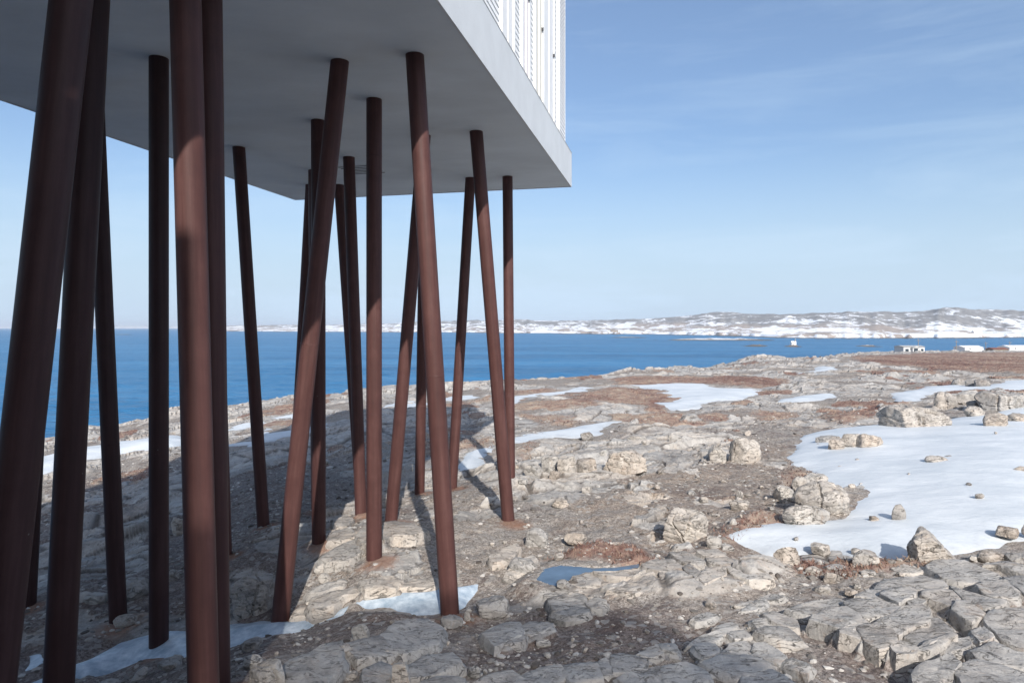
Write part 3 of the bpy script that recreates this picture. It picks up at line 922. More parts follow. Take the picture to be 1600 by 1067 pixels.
low_island('skerry', 1042, 1222, 531.8, 1.7, 70, 'long low snowy spit in the bay under the far hills', 4, None, 0.04)
low_island('skerry', 1165, 1206, 541.0, 0.9, 12, 'small bare brown reef left of the white beacon islet', 9, None, 0.3)
beacon_rock = low_island('skerry', 1228, 1254, 541.8, 1.0, 8, 'tiny rock carrying the white beacon house', 12, None, 0.3)
low_island('skerry', 1338, 1378, 541.3, 0.8, 8, 'low reef with breaking white water right of the beacon', 15, None, -0.1)
low_island('skerry', 955, 1010, 527.5, 0.8, 14, 'thin pale reef off the far shore left of the spit', 19, None, -0.08)
low_island('skerry', 178, 206, 523.0, 0.7, 10, 'thin white breaker reef out at sea behind the left pillars', 23, None, -0.15)

def build_distant_land():
    px = np.linspace(-200, 420, 200)
    d0 = 9500.0
    top = 509.0 + 1.6 * noise2(px / 60.0, px * 0, 2) + 0.8 * noise2(px / 17.0, px * 0, 6)
    x = (px - HX) / F * d0
    v = np.concatenate([np.stack([x, 0 * x + d0, 0 * x - 3], 1), np.stack([x * 1.05, 0 * x + d0 * 1.05, EYE + (HY - top) / F * d0 * 1.05], 1),
                        np.stack([x * 1.2, 0 * x + d0 * 1.2, 0 * x - 3], 1)])
    me = new_mesh('distant_land', v, quads=grid_quads(3, len(px)))
    float_attr(me, 'bare', np.zeros(len(v)))
    tag(link('distant_land', me, M['hill']), 'faint low land on the horizon at the left', kind='structure')
build_distant_land()

# ------------------------------------------------------------------ snow, ice, meltwater
def build_snow():
    for poly, th, mt, label in SNOW_W:
        p = np.array(poly)
        x0, y0 = p.min(0) - 0.3; x1, y1 = p.max(0) + 0.3
        nx = int(np.clip((x1 - x0) / 0.09, 60, 260)); ny = int(np.clip((y1 - y0) / 0.09, 60, 240))
        Y, X = np.meshgrid(np.linspace(y0, y1, ny), np.linspace(x0, x1, nx), indexing='ij')
        x, y = X.ravel(), Y.ravel()
        w = 0.03 * y.mean() * 1.15
        s = poly_sdf(x + w * fbm2(x / (w * 5), y / (w * 5), 4, 77), y + w * fbm2(x / (w * 5), y / (w * 5), 4, 78), poly)
        wid = 0.05 * y.mean()
        prof = 1 - np.exp(-np.maximum(s, 0) / wid)
        z = land(x, y) - 0.09 + (th + 0.05) * prof + 0.020 * fbm2(x / 1.3, y / 0.8, 5, 79) + 0.05 * fbm2(x / 4, y / 4, 3, 80) * prof
        z = np.where(s < 0, land(x, y) - 0.09 + 0.6 * s, z)
        keep = (s > -0.35 * wid - 0.1)
        q = grid_quads(ny, nx)
        q = q[keep[q].all(axis=1)]
        used = np.unique(q)
        edge = np.exp(-np.maximum(s, 0) / (0.35 * wid))
        remap = np.zeros(len(x), dtype=np.int64); remap[used] = np.arange(len(used))
        c = np.array([x[used].mean(), y[used].mean(), 0])
        v = np.stack([x[used], y[used], z[used] + EYE], 1)
        c[2] = v[:, 2].min()
        name = 'ice_patch' if mt == 'ice' else 'snow_patch'
        me = new_mesh(name, v - c, quads=remap[q])
        float_attr(me, 'edge', edge[used])
        o = link(name, me, M[mt])
        o.location = c
        tag(o, label, 'ice' if mt == 'ice' else 'snow', 'ice patches on the ground' if mt == 'ice' else 'snow patches among the rocks')
build_snow()

def build_pool():
    p = np.array(POOL_W)
    c = p.mean(0)
    p = c + (p - c) * 1.06
    n = len(p)
    v = np.concatenate([[[c[0], c[1], POOL_Z + EYE]], np.stack([p[:, 0], p[:, 1], np.full(n, POOL_Z + EYE)], 1)])
    f = [(0, 1 + i, 1 + (i + 1) % n) for i in range(n)]
    tag(link('meltwater_pool', new_mesh('meltwater_pool', v, tris=f), M['pool']), 'narrow blue meltwater pool beside the pale outcrop', kind='structure')
build_pool()
# ------------------------------------------------------------------ the inn
RC = np.array([1.53, 17.5])                     # far right corner of the soffit
EDGE = np.array([0.2286, 0.9735])               # along the long side, away from the viewer
LEFT = np.array([-0.9735, 0.2286])
WIDE, LONG = 7.87, 25.4
FASC, ROOF = 0.86, 4.95

def build_inn():
    inn = empty('inn', (RC[0], RC[1], EYE + SOFFIT))
    # local axes: x across to the right, y along the wing away from the viewer; origin at the far right corner
    inn.rotation_euler = (0, 0, -math.atan2(EDGE[0], EDGE[1]))
    tag(inn, 'white clapboard inn raised on slanting brown pillars, its grey soffit overhead', 'building')
    m = MB(); m.box(-WIDE + 0.03, -0.03, -LONG, -0.03, 0.012, 0.20); m.build('soffit', M['soffit'], inn)
    m = MB(); m.box(-0.03, 0.0, -LONG, 0.0, 0.0, FASC); m.build('fascia', M['fascia'], inn)
    m = MB(); m.box(-WIDE, -WIDE + 0.03, -LONG, 0.0, 0.0, FASC); m.build('fascia', M['fascia'], inn)
    m = MB(); m.box(-WIDE + 0.03, -0.03, -0.03, 0.0, 0.0, FASC); m.build('fascia', M['fascia'], inn)
    m = MB(); m.box(-0.03, 0.006, -LONG, 0.006, FASC + 0.001, FASC + 0.012); m.build('drip_edge', M['roof'], inn)
    m = MB(); m.box(-WIDE + 0.1, -0.102, -LONG, -0.56, FASC - 0.05, ROOF); m.build('wall', M['white'], inn)
    m = MB(); m.box(-WIDE - 0.05, -0.05, -LONG, -0.40, ROOF + 0.002, ROOF + 0.14); m.build('roof', M['white'], inn)
    # clapboards between the tall bays: (from, to) in distance back from the far wall corner
    def back(d): return -(17.5 - d) / EDGE[1]        # distance from the viewer -> local y
    segs = [(-0.55, back(16.0)), (back(15.68), back(15.32)), (back(13.06), back(12.70)), (back(11.92), back(11.48)), (back(10.5), back(9.6)), (back(8.6), back(7.4))]
    expo = 0.105
    cnt = int((ROOF - FASC - 0.05) / expo)
    for a, b in segs:
        y1, y0 = max(a, b), min(a, b)
        L = (y1 - y0)
        me = None
        for i in range(cnt):
            z = FASC + 0.04 + i * expo
            if me is None:
                mb = MB()
                # wedge section: thick at the lower edge
                mb.add([(0, 0, 0), (0.019, 0, 0), (0.006, 0, expo + 0.012), (0, 0, expo + 0.012), (0, L, 0), (0.019, L, 0), (0.006, L, expo + 0.012), (0, L, expo + 0.012)],
                       [(0, 1, 2, 3), (7, 6, 5, 4), (0, 4, 5, 1), (1, 5, 6, 2), (2, 6, 7, 3), (3, 7, 4, 0)])
                o = mb.build('clapboard', M['white'], inn); me = o.data
            else:
                o = link('clapboard', me, None, inn)
            o.location = (-0.1, y0, z)
    # end wall clapboards seen edge on at the far corner
    me = None
    for i in range(cnt):
        z = FASC + 0.04 + i * expo
        if me is None:
            L = WIDE - 0.2
            mb = MB()
            mb.add([(0, 0, 0), (0, 0.026, 0), (0, 0.006, expo + 0.012), (0, 0, expo + 0.012), (L, 0, 0), (L, 0.026, 0), (L, 0.006, expo + 0.012), (L, 0, expo + 0.012)],
                   [(3, 2, 1, 0), (4, 5, 6, 7), (1, 5, 4, 0), (2, 6, 5, 1), (3, 7, 6, 2), (0, 4, 7, 3)])
            o = mb.build('clapboard', M['white'], inn); me = o.data
        else:
            o = link('clapboard', me, None, inn)
        o.location = (-WIDE + 0.1 + 0.018, -0.558, z)
    # tall bays: casing boards, a painted shutter panel and iron stays
    bays = [(15.75, 15.98, 'white'), (13.1, 13.95, 'straw'), (13.98, 15.28, 'white'), (11.98, 12.66, 'blush'), (10.55, 11.42, 'white'), (8.65, 9.55, 'blush')]
    for d0, d1, mat in bays:
        y0, y1 = back(d0), back(d1)
        w = inn
        cz0, cz1 = FASC + 0.03, ROOF - 0.02
        mb = MB(); mb.box(-0.101, -0.068, y0 + 0.10, y1 - 0.10, cz0 + 0.02, cz1); win = mb.build('shutter', M[mat], inn)
        for ya, yb in ((y0, y0 + 0.095), (y1 - 0.095, y1)):
            mb = MB(); mb.box(-0.101, -0.045, ya, yb, cz0, cz1); mb.build('casing', M['white'], win)
        mb = MB(); mb.box(-0.067, -0.052, (y0 + y1) / 2 - 0.02, (y0 + y1) / 2 + 0.02, cz0 + 0.05, cz1); mb.build('batten', M['white'], win)
        if d1 - d0 > 0.6:
            zb = FASC + 1.55
            for k in range(2):
                mb = MB(); mb.box(-0.066, -0.028, y1 - 0.15, y1 - 0.12, zb + 1.9 * k, zb + 0.06 + 1.9 * k); mb.build('shutter_stay', M['iron'], win)
    # slotted vent in the soffit
    vy = -(17.5 - 14.6) / EDGE[1]
    vx = -4.55
    mb = MB(); mb.box(vx - 0.32, vx + 0.62, vy - 0.42, vy + 0.42, 0.004, 0.0115); vent = mb.build('soffit_vent', M['soffit'], inn)
    for i in range(6):
        yy = vy - 0.35 + i * 0.14
        mb = MB(); mb.box(vx - 0.26, vx + 0.56, yy - 0.022, yy + 0.022, 0.0, 0.0038); mb.build('vent_slot', M['dark'], vent)
    # unseen rest of the inn behind the viewpoint, outlined to cast shade into view
    core = [(-16, -4), (-0.48, -7), (-0.2, -10.88), (-16, -10.88)]
    foot = [(-16, -10.9), (-0.2, -10.9), (3.2, -10.3), (4.7, -11.1), (6.1, -12.8), (10, -26), (-16, -26)]
    inv = Matrix.Translation(inn.location) @ Matrix.Rotation(inn.rotation_euler.z, 4, 'Z')
    inv = inv.inverted()
    pts = []
    for x, y in foot:
        q = inv @ Vector((x, y, 0)); pts.append((q.x, q.y))
    mb = MB(); mb.prism(pts[::-1], -8.5, ROOF - 1.75)
    # added slatted screen above the rear wing, out of view, to half-shade the foreground
    scr = None
    for (ax, ay), (bx, by) in zip(pts[1:5], pts[2:6]):
        L = math.hypot(bx - ax, by - ay)
        dx, dy = (bx - ax) / L, (by - ay) / L
        sm = MB()
        for r in range(40):
            z0 = ROOF - 1.73 + r * 0.046
            h = 0.023
            nx, ny = -dy * 0.006, dx * 0.006
            sm.add([(ax - nx, ay - ny, z0), (bx - nx, by - ny, z0), (bx + nx, by + ny, z0), (ax + nx, ay + ny, z0),
                    (ax - nx, ay - ny, z0 + h), (bx - nx, by - ny, z0 + h), (bx + nx, by + ny, z0 + h), (ax + nx, ay + ny, z0 + h)],
                   [(0, 3, 2, 1), (4, 5, 6, 7), (0, 1, 5, 4), (1, 2, 6, 5), (2, 3, 7, 6), (3, 0, 4, 7)])
        sm.build('added_shade_screen', M['timber'], inn)
    mb.build('rear_wing', M['white'], inn)
    pts = []
    for x, y in core:
        q = inv @ Vector((x, y, 0)); pts.append((q.x, q.y))
    mb = MB(); mb.prism(pts[::-1], -8.5, ROOF + 0.08)
    mb.build('unseen_dark_core', M['timber'], inn)  # unseen core, made dark to keep bounce light off the near pillars
build_inn()

def build_pillars():
    R = 0.1225
    for i, (tx, td, bx, by, bd, label) in enumerate(PILLARS):
        top = Vector(((tx - HX) / F * td, td, EYE + SOFFIT + 0.02))
        ft = Vector(((bx - HX) / F * bd, bd, EYE - (by - HY) / F * bd))
        if i in (0, 1, 5):
            ft.z = EYE + float(land(np.array([ft.x]), np.array([ft.y]))[0])
        ax = (top - ft)
        L = ax.length
        un = ax / L
        low = ft - un * 0.6
        e = empty('steel_post', ft)
        e.rotation_mode = 'QUATERNION'
        e.rotation_quaternion = un.to_track_quat('Z', 'Y')
        tag(e, label, 'pillar', 'slanting steel pillars under the inn')
        n = 40
        zs = [-0.6, 0.0, L * 0.25, L * 0.5, L * 0.75, L]
        v, f = [], []
        for z in zs:
            for k in range(n):
                a = 2 * math.pi * k / n
                # the top ring meets the level soffit
                zz = z
                if z == L:
                    w = un.to_track_quat('Z', 'Y') @ Vector((R * math.cos(a), R * math.sin(a), 0))
                    zz = L - w.z / un.z
                v.append((R * math.cos(a), R * math.sin(a), zz))
        for r in range(len(zs) - 1):
            for k in range(n):
                f.append((r * n + k, r * n + (k + 1) % n, (r + 1) * n + (k + 1) % n, (r + 1) * n + k))
        me = new_mesh('shaft', v, quads=f)
        sh = link('shaft', me, M['steel'], e)
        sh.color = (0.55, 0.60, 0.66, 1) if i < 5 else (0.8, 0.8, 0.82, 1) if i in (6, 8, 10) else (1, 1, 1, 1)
        rnd = random.Random(i)
        for zq in ([2.05] if i == 20 else [] if i in (0, 1, 5, 6) else [L * rnd.uniform(0.15, 0.9)]):
            v, f = [], []
            for z, r in ((-0.011, R - 0.001), (-0.004, R + 0.002), (0.004, R + 0.002), (0.011, R - 0.001)):
                for k in range(n):
                    a = 2 * math.pi * k / n
                    v.append((r * math.cos(a), r * math.sin(a), z))
            for r in range(3):
                for k in range(n):
                    f.append((r * n + k, r * n + (k + 1) % n, (r + 1) * n + (k + 1) % n, (r + 1) * n + k))
            s = link('weld_seam', new_mesh('weld_seam', v, quads=f), M['steel'], e)
            s.location = (0, 0, zq)
            s.color = sh.color
build_pillars()
# ------------------------------------------------------------------ stones
def ico(sub):
    bm = bmesh.new()
    bmesh.ops.create_icosphere(bm, subdivisions=sub, radius=1.0)
    v = np.array([p.co[:] for p in bm.verts]); f = np.array([[q.index for q in p.verts] for p in bm.faces])
    bm.free()
    return v, f
ICO = {s: ico(s) for s in (1, 2, 3, 4, 5)}

def stone_shape(seed, w, dp, h, sub=4, blocky=0.6, rough=1.0, cracks=1, wedge=0.0):
    """an angular boulder: an irregular body cut by planes, chipped, cracked and pitted; base sunk below z = 0"""
    rs = np.random.RandomState(seed)
    dirs, faces = ICO[sub]
    pl = []
    yaw = rs.uniform(0, math.pi)
    tilt = rs.normal(0, 0.16, (3, 3))
    c, s = math.cos(yaw), math.sin(yaw)
    for n in ((c, s, 0), (-c, -s, 0), (-s, c, 0), (s, -c, 0), (0, 0, 1), (0, 0, -1)):
        n = np.array(n) + rs.normal(0, 0.17, 3)
        pl.append((n / np.linalg.norm(n), rs.uniform(0.62, 0.88) if blocky > rs.uniform() * 0.7 else rs.uniform(0.9, 1.05)))
    for i in range(rs.randint(6, 11)):
        n = rs.normal(0, 1, 3)
        n[2] = n[2] * 0.8 + 0.2
        pl.append((n / np.linalg.norm(n), rs.uniform(0.74, 1.0)))
    if wedge:
        n = np.array([wedge, -0.25, 0.75]); pl.append((n / np.linalg.norm(n), 0.42))
    r = np.full(len(dirs), 1.08)
    for n, dd in pl:
        q = dirs @ n
        with np.errstate(divide='ignore'):
            r = np.minimum(r, np.where(q > 0.05, dd / np.maximum(q, 0.05), 9))
    p = dirs * r[:, None]
    lo, hi = p.min(0), p.max(0)
    p = (p - (lo + hi) / 2) / (hi - lo)
    size = np.array([w, dp, h * 1.35])
    p = p * size
    g = (w * dp * h) ** (1 / 3)
    q = p / g
    # bedding steps, chips and grain along the outward direction
    bd = np.array([rs.normal(0, 0.3), rs.normal(0, 0.3), 1.0])
    lay = q @ bd * rs.uniform(3, 6) + 0.6 * noise3(q * 1.5, seed + 3)
    step = np.abs(lay - np.floor(lay) - 0.5)
    disp = 0.040 * fbm3(q * 1.7, 3, seed) + 0.026 * fbm3(q * 6.0, 4, seed + 1) - 0.030 * rough * np.clip((step - 0.40) / 0.04, 0, 1)
    for i in range(cracks):
        n = np.array([rs.normal(), rs.normal() * 0.7, rs.normal() * 0.5]); n /= np.linalg.norm(n)
        e = np.abs(q @ n - rs.uniform(-0.2, 0.2) + 0.16 * noise3(q * 2.2, seed + 40 + i) + 0.04 * noise3(q * 8, seed + 60 + i))
        disp = disp - 0.10 * np.clip(1 - e / 0.035, 0, 1)
    p = p + dirs * (disp * g * 0.9 * rough)[:, None]
    p[:, 2] -= p[:, 2].max() - h
    return p, faces

def sharp(me, deg=32):
    me.set_sharp_from_angle(angle=math.radians(deg))

def stone(label, x0, x1, y0, y1, tone=(0.5, 0.5), seed=0, cat='boulder', name='boulder', depth=0.75, sub=None, blocky=0.6, wedge=0.0, cracks=1, group='boulders lying about', sink=0.0, rz=None, lift=0.0):
    """a stone that fills this box of the photograph, standing on the ground there"""
    p = spot((x0 + x1) / 2, y1)
    d = p[1]
    w = (x1 - x0) / F * d
    vis = (y1 - y0) / F * d
    dp = w * depth
    slope = (-float(land(np.array([p[0]]), np.array([p[1]]))[0])) / d
    h = 0.92 * max(vis - dp * slope * 0.55, 0.30 * vis, 0.12 * w)
    if sub is None:
        sub = 5 if (x1 - x0) > 60 else 4 if (x1 - x0) > 22 else 3
    v, f = stone_shape(seed, w, dp, h, sub, blocky, 1.0, cracks, wedge)
    me = new_mesh(name, v, tris=f)
    sharp(me)
    o = link(name, me, M['rock'])
    y = d + dp * 0.42
    o.location = (p[0] * y / d, y, EYE + float(ground_z(p[0] * y / d, y)[0]) * 0.5 + float(land(np.array([p[0]]), np.array([d]))[0]) * 0.5 - sink + lift)
    for poly, th, mt, lb in SNOW_W:
        if poly_sdf(np.array([o.location.x]), np.array([o.location.y]), poly)[0] > 0:
            sd = poly_sdf(np.array([o.location.x]), np.array([o.location.y]), poly)[0]
            o.location.z = EYE + float(land(np.array([o.location.x]), np.array([o.location.y]))[0]) - 0.09 + (th + 0.05) * (1 - math.exp(-sd / (0.05 * np.mean([q[1] for q in poly])))) - 0.05
    o.color = (tone[0], tone[1], 0.5, 1)
    tag(o, label, cat, group)
    return o

GREY, PALE, CREAM, TAN, DARK, OCHRE = (0.05, 0.5), (0.25, 0.75), (0.5, 0.65), (0.8, 0.45), (0.1, 0.05), (1.0, 0.3)
# ------------------------------------------------------------------ jointed bedrock: blocks of the outcrops
def block(parent, pts, up, seed, tone, ox, oy, s, drop=0.25):
    """one joint block: the photographed outline of its top, with worn edges and rough sides"""
    rs = np.random.RandomState(seed)
    poly = np.array(outline(pts, ox, oy, s, up))
    c = poly.mean(0)
    per = np.linalg.norm(np.roll(poly, -1, 0) - poly, axis=1)
    step = max(0.05, per.sum() / 70)
    ring = []
    for i in range(len(poly)):
        a, b = poly[i], poly[(i + 1) % len(poly)]
        n = max(1, int(per[i] / step))
        for k in range(n):
            ring.append(a + (b - a) * k / n)
    ring = np.array(ring)
    for _ in range(1):
        ring = 0.84 * ring + 0.08 * (np.roll(ring, 1, 0) + np.roll(ring, -1, 0))
    n = len(ring)
    size = math.sqrt(abs(poly_area(ring)))
    ring = ring + np.stack([noise2(ring[:, 0] * 7, ring[:, 1] * 7, seed), noise2(ring[:, 0] * 7 + 9, ring[:, 1] * 7, seed)], 1) * min(0.022, 0.04 * size)
    ring = ring + (ring - c) / np.linalg.norm(ring - c, axis=1, keepdims=True) * 0.045
    bev = min(0.014, 0.04 * size)
    tilt = rs.normal(0, 0.025, 2)
    zc = float(land(np.array([c[0]]), np.array([c[1]]))[0])
    V = []
    def put(r, dz, amp, sd):
        x, y = r[:, 0], r[:, 1]
        z = zc + dz + tilt[0] * (x - c[0]) + tilt[1] * (y - c[1]) + amp * fbm2(x * 5, y * 5, 3, sd) + 0.5 * (land(x, y) - zc)
        V.append(np.stack([x, y, z], 1))
    def shrink(m):
        v = c - ring
        L = np.linalg.norm(v, axis=1, keepdims=True)
        return ring + v / L * np.minimum(m, L * 0.9)
    out = ring + (ring - c) / np.linalg.norm(ring - c, axis=1, keepdims=True) * 0.03 * (1 + noise2(ring[:, 0] * 4, ring[:, 1] * 4, seed + 1)[:, None])
    put(out, -drop, 0.0, seed)
    put(ring + (out - ring) * 0.9, up * 0.30 - 0.02, 0.012, seed + 5)
    put(ring, up * 0.70, 0.012, seed + 6)
    put(shrink(bev * 0.25), up - bev * 0.55, 0.010, seed + 2)
    put(shrink(bev), up, 0.012, seed + 2)
    for fr in (0.3, 0.55, 0.78):
        put(ring + (c - ring) * fr, up, 0.020, seed + 2)
    R = len(V)
    V = np.concatenate(V + [np.array([[c[0], c[1], zc + up]])])
    q, t = [], []
    for r in range(R - 1):
        for k in range(n):
            q.append((r * n + k, r * n + (k + 1) % n, (r + 1) * n + (k + 1) % n, (r + 1) * n + k))
    for k in range(n):
        t.append(((R - 1) * n + k, (R - 1) * n + (k + 1) % n, R * n))
    if poly_area(ring) < 0:
        q = [a[::-1] for a in q]; t = [a[::-1] for a in t]
    V[:, 2] += EYE
    base = np.array(parent.location)
    me = new_mesh('rock_block', V - base, quads=q, tris=t)
    sharp(me, 40)
    o = link('rock_block', me, M['rock'], parent)
    o.color = (np.clip(tone[0] + rs.normal(0, 0.12), 0, 1), np.clip(tone[1] + rs.normal(0, 0.10), 0, 1), 0.5, 1)
    return o

def poly_area(p):
    x, y = p[:, 0], p[:, 1]
    return 0.5 * float(np.sum(x * np.roll(y, -1) - np.roll(x, -1) * y))

OUTCROPS = []
BSCALE = 0.36
def outcrop(label, blocks, ox, oy, s, tone, seed):
    OUTCROPS.append((label, blocks, ox, oy, s, tone, seed))
    for b in blocks:
        BLOCKS.append((outline(b[0], ox, oy, s, b[1] * BSCALE), b[1] * BSCALE))

def build_outcrop(label, blocks, ox, oy, s, tone, seed):
    allp = [q for b in blocks for q in b[0]]
    c = spot(ox + np.mean([q[0] for q in allp]) / s, oy + np.mean([q[1] for q in allp]) / s)
    e = empty('rock_outcrop', (c[0], c[1], EYE + float(land(np.array([c[0]]), np.array([c[1]]))[0])))
    tag(e, label, 'rock', 'jointed bedrock outcrops')
    for i, b in enumerate(blocks):
        block(e, b[0], b[1] * BSCALE, seed + i * 13, b[2] if len(b) > 2 else tone, ox, oy, s)

outcrop('pale jointed bedrock outcrop with blocky front faces at the lower right', [
 ([(195,632),(300,605),(490,580),(520,603),(385,665),(260,655)], 0.14),
 ([(330,700),(345,675),(385,668),(520,614),(605,655),(598,680),(540,716),(500,745),(430,722)], 0.36),
 ([(502,775),(507,748),(560,704),(620,688),(655,712),(600,752),(605,795)], 0.32, CREAM),
 ([(612,745),(660,724),(760,737),(808,772),(808,832),(720,850),(652,812)], 0.30, CREAM),
 ([(684,717),(790,668),(880,624),(960,603),(1010,642),(1000,690),(830,776),(792,742)], 0.28),
 ([(524,602),(572,576),(700,580),(826,614),(866,640),(780,658),(644,688),(614,650)], 0.26),
 ([(600,560),(660,530),(738,522),(748,562),(815,592),(700,574),(590,566)], 0.20),
 ([(744,540),(790,517),(888,507),(936,526),(830,596)], 0.34),
 ([(882,565),(950,547),(978,575),(900,622)], 0.22, GREY),
 ([(705,495),(760,462),(960,447),(1078,480),(1126,516),(940,518),(890,500),(720,516)], 0.22),
 ([(808,850),(850,822),(933,850),(910,876),(832,886)], 0.30, CREAM),
 ([(917,882),(950,854),(1136,772),(1168,790),(1060,848),(1000,878)], 0.24, CREAM),
 ([(874,798),(1000,704),(1080,694),(1146,758),(960,842)], 0.14, GREY),
 ([(1130,524),(1198,533),(1168,580),(1130,616),(984,562),(1002,533)], 0.24, CREAM),
 ([(1172,592),(1230,594),(1316,642),(1250,696),(1202,676),(1162,640)], 0.26),
 ([(1142,516),(1240,540),(1388,580),(1450,571),(1400,607),(1312,617),(1240,588)], 0.22),
 ([(1010,402),(1060,367),(1220,362),(1398,430),(1436,458),(1330,463),(1200,468),(1092,448)], 0.22),
 ([(1302,500),(1350,477),(1450,467),(1538,520),(1500,552),(1390,558),(1322,528)], 0.24),
 ([(1450,450),(1560,440),(1660,480),(1640,560),(1560,540)], 0.24),
 ([(810,395),(870,385),(1000,395),(990,412),(860,418)], 0.14),
 ([(1340,380),(1430,385),(1560,430),(1660,440),(1660,400),(1460,360)], 0.2),
], 1180, 780, 3.717, PALE, 3000)
outcrop('smooth pale bedrock slabs in the bottom right corner', [
 ([(1342,682),(1390,652),(1470,640),(1600,636),(1660,700),(1660,850),(1561,850),(1440,798),(1352,720)], 0.16),
 ([(1276,765),(1330,742),(1368,790),(1310,818)], 0.16),
 ([(1270,880),(1390,837),(1500,880),(1600,900),(1600,970),(1440,950),(1330,930)], 0.14),
 ([(922,1062),(932,1002),(990,962),(1120,903),(1186,950),(1150,988),(1080,1036),(1000,1085)], 0.24),
 ([(1163,990),(1250,933),(1400,945),(1550,990),(1620,1080),(1480,1100),(1230,1090)], 0.18),
 ([(1092,880),(1180,812),(1238,797),(1240,838),(1120,886)], 0.09, GREY),
], 1180, 780, 3.717, PALE, 3600)
outcrop('small tilted pale blocks in gravel left of the lower right outcrop', [
 ([(50,662),(120,652),(228,690),(238,733),(150,718)], 0.17),
 ([(10,768),(60,742),(178,742),(258,800),(152,808),(90,798)], 0.2),
 ([(0,702),(60,692),(130,724),(20,743)], 0.12),
 ([(-80,640),(0,600),(60,580),(50,610),(-20,640)], 0.06),
 ([(30,575),(90,555),(160,562),(110,585)], 0.06),
], 1180, 780, 3.717, PALE, 3800)
outcrop('grey shaded bedrock paving along the bottom edge', [
 ([(0,842),(60,837),(196,930),(130,947),(0,882)], 0.09),
 ([(-10,892),(88,945),(0,996),(-60,960)], 0.09),
 ([(172,950),(220,932),(306,960),(290,1006)], 0.10),
 ([(-60,1010),(100,984),(228,1067),(200,1110),(-60,1100)], 0.10),
 ([(-1400,1064),(-1240,988),(-1142,972),(-1102,1030),(-1210,1075)], 0.10),
 ([(-1125,972),(-934,950),(-907,1030),(-1070,1055)], 0.11),
 ([(-896,942),(-838,914),(-824,1003),(-882,1008)], 0.10),
 ([(-825,907),(-775,894),(-645,922),(-673,978),(-810,1003)], 0.10),
 ([(-672,890),(-555,848),(-548,880),(-612,903)], 0.09),
 ([(-541,847),(-474,847),(-465,883),(-522,870)], 0.09),
 ([(-780,1027),(-565,974),(-532,1060),(-710,1080)], 0.10),
 ([(-527,973),(-405,950),(-318,983),(-266,1038),(-410,1075),(-522,1062)], 0.11),
 ([(-338,853),(-236,838),(-226,878),(-292,902)], 0.09),
 ([(-310,930),(-214,896),(-130,880),(-74,898),(-10,880),(-62,820),(-160,840),(-150,870)], 0.08),
 ([(-300,945),(-210,905),(-70,905),(80,950),(10,990),(-110,1030),(-232,978)], 0.11),
 ([(-383,832),(-294,788),(-214,764),(-200,790),(-312,838)], 0.08),
 ([(-363,690),(-284,658),(-226,667),(-332,703)], 0.07),
 ([(-232,750),(-144,713),(-112,731),(-174,773)], 0.09),
 ([(-144,780),(-75,757),(-40,790),(-112,803)], 0.08),
 ([(-114,612),(26,592),(76,588),(-14,620)], 0.05),
], 1180, 780, 3.717, (0.05, 0.9), 4000)
outcrop('sunlit pale outcrop of broken blocks right of the meltwater pool', [
 ([(312,495),(420,434),(478,424),(488,470),(400,508)], 0.10),
 ([(484,427),(640,417),(738,394),(766,412),(700,448),(560,440)], 0.10),
 ([(756,376),(840,342),(930,343),(996,400),(950,428),(830,408)], 0.22),
 ([(924,307),(1010,303),(1126,350),(1100,377),(1010,367)], 0.22),
 ([(1085,303),(1190,288),(1228,318),(1140,328)], 0.34, CREAM),
 ([(1134,342),(1230,322),(1288,360),(1250,382),(1160,368)], 0.28),
 ([(1002,400),(1030,378),(1088,420),(1060,448)], 0.28, GREY),
 ([(1093,440),(1150,398),(1236,393),(1228,430),(1180,448),(1130,476)], 0.32, CREAM),
 ([(1244,382),(1330,363),(1430,383),(1510,458),(1380,463),(1300,438)], 0.24),
 ([(1242,432),(1300,438),(1356,460),(1330,487)], 0.16, TAN),
 ([(572,530),(680,493),(918,477),(900,500),(700,543)], 0.13),
 ([(864,422),(980,433),(1046,455),(960,478),(882,468)], 0.18),
 ([(922,492),(960,487),(954,515),(926,518)], 0.12),
 ([(985,490),(1030,480),(1050,510),(1020,530)], 0.1, CREAM),
], 800, 780, 3.717, CREAM, 5000)
outcrop('grey shaded rocks between the meltwater pool and the dark gravel', [
 ([(140,527),(240,507),(398,540),(408,573),(200,560)], 0.14),
 ([(257,660),(430,618),(438,650),(330,680)], 0.12),
 ([(445,600),(490,572),(535,590),(520,625),(470,625)], 0.13),
 ([(215,590),(290,570),(430,590),(430,615),(260,640)], 0.16),
 ([(0,762),(110,722),(213,712),(208,744),(90,770)], 0.10),
 ([(-60,800),(0,775),(70,790),(30,820),(-40,830)], 0.10),
], 800, 780, 3.717, GREY, 5400)
outcrop('row of sunlit cream slabs behind the ice strip', [
 ([(612,430),(780,398),(826,420),(790,458),(650,468)], 0.22),
 ([(804,458),(900,412),(998,408),(998,452)], 0.16),
 ([(342,575),(372,518),(560,450),(602,440),(598,472),(500,508),(480,545),(380,582)], 0.2),
 ([(342,488),(440,432),(518,418),(500,440),(370,488)], 0.18, GREY),
 ([(260,600),(300,560),(345,560),(330,595)], 0.12),
], 380, 780, 3.333, (0.75, 0.75), 5600)
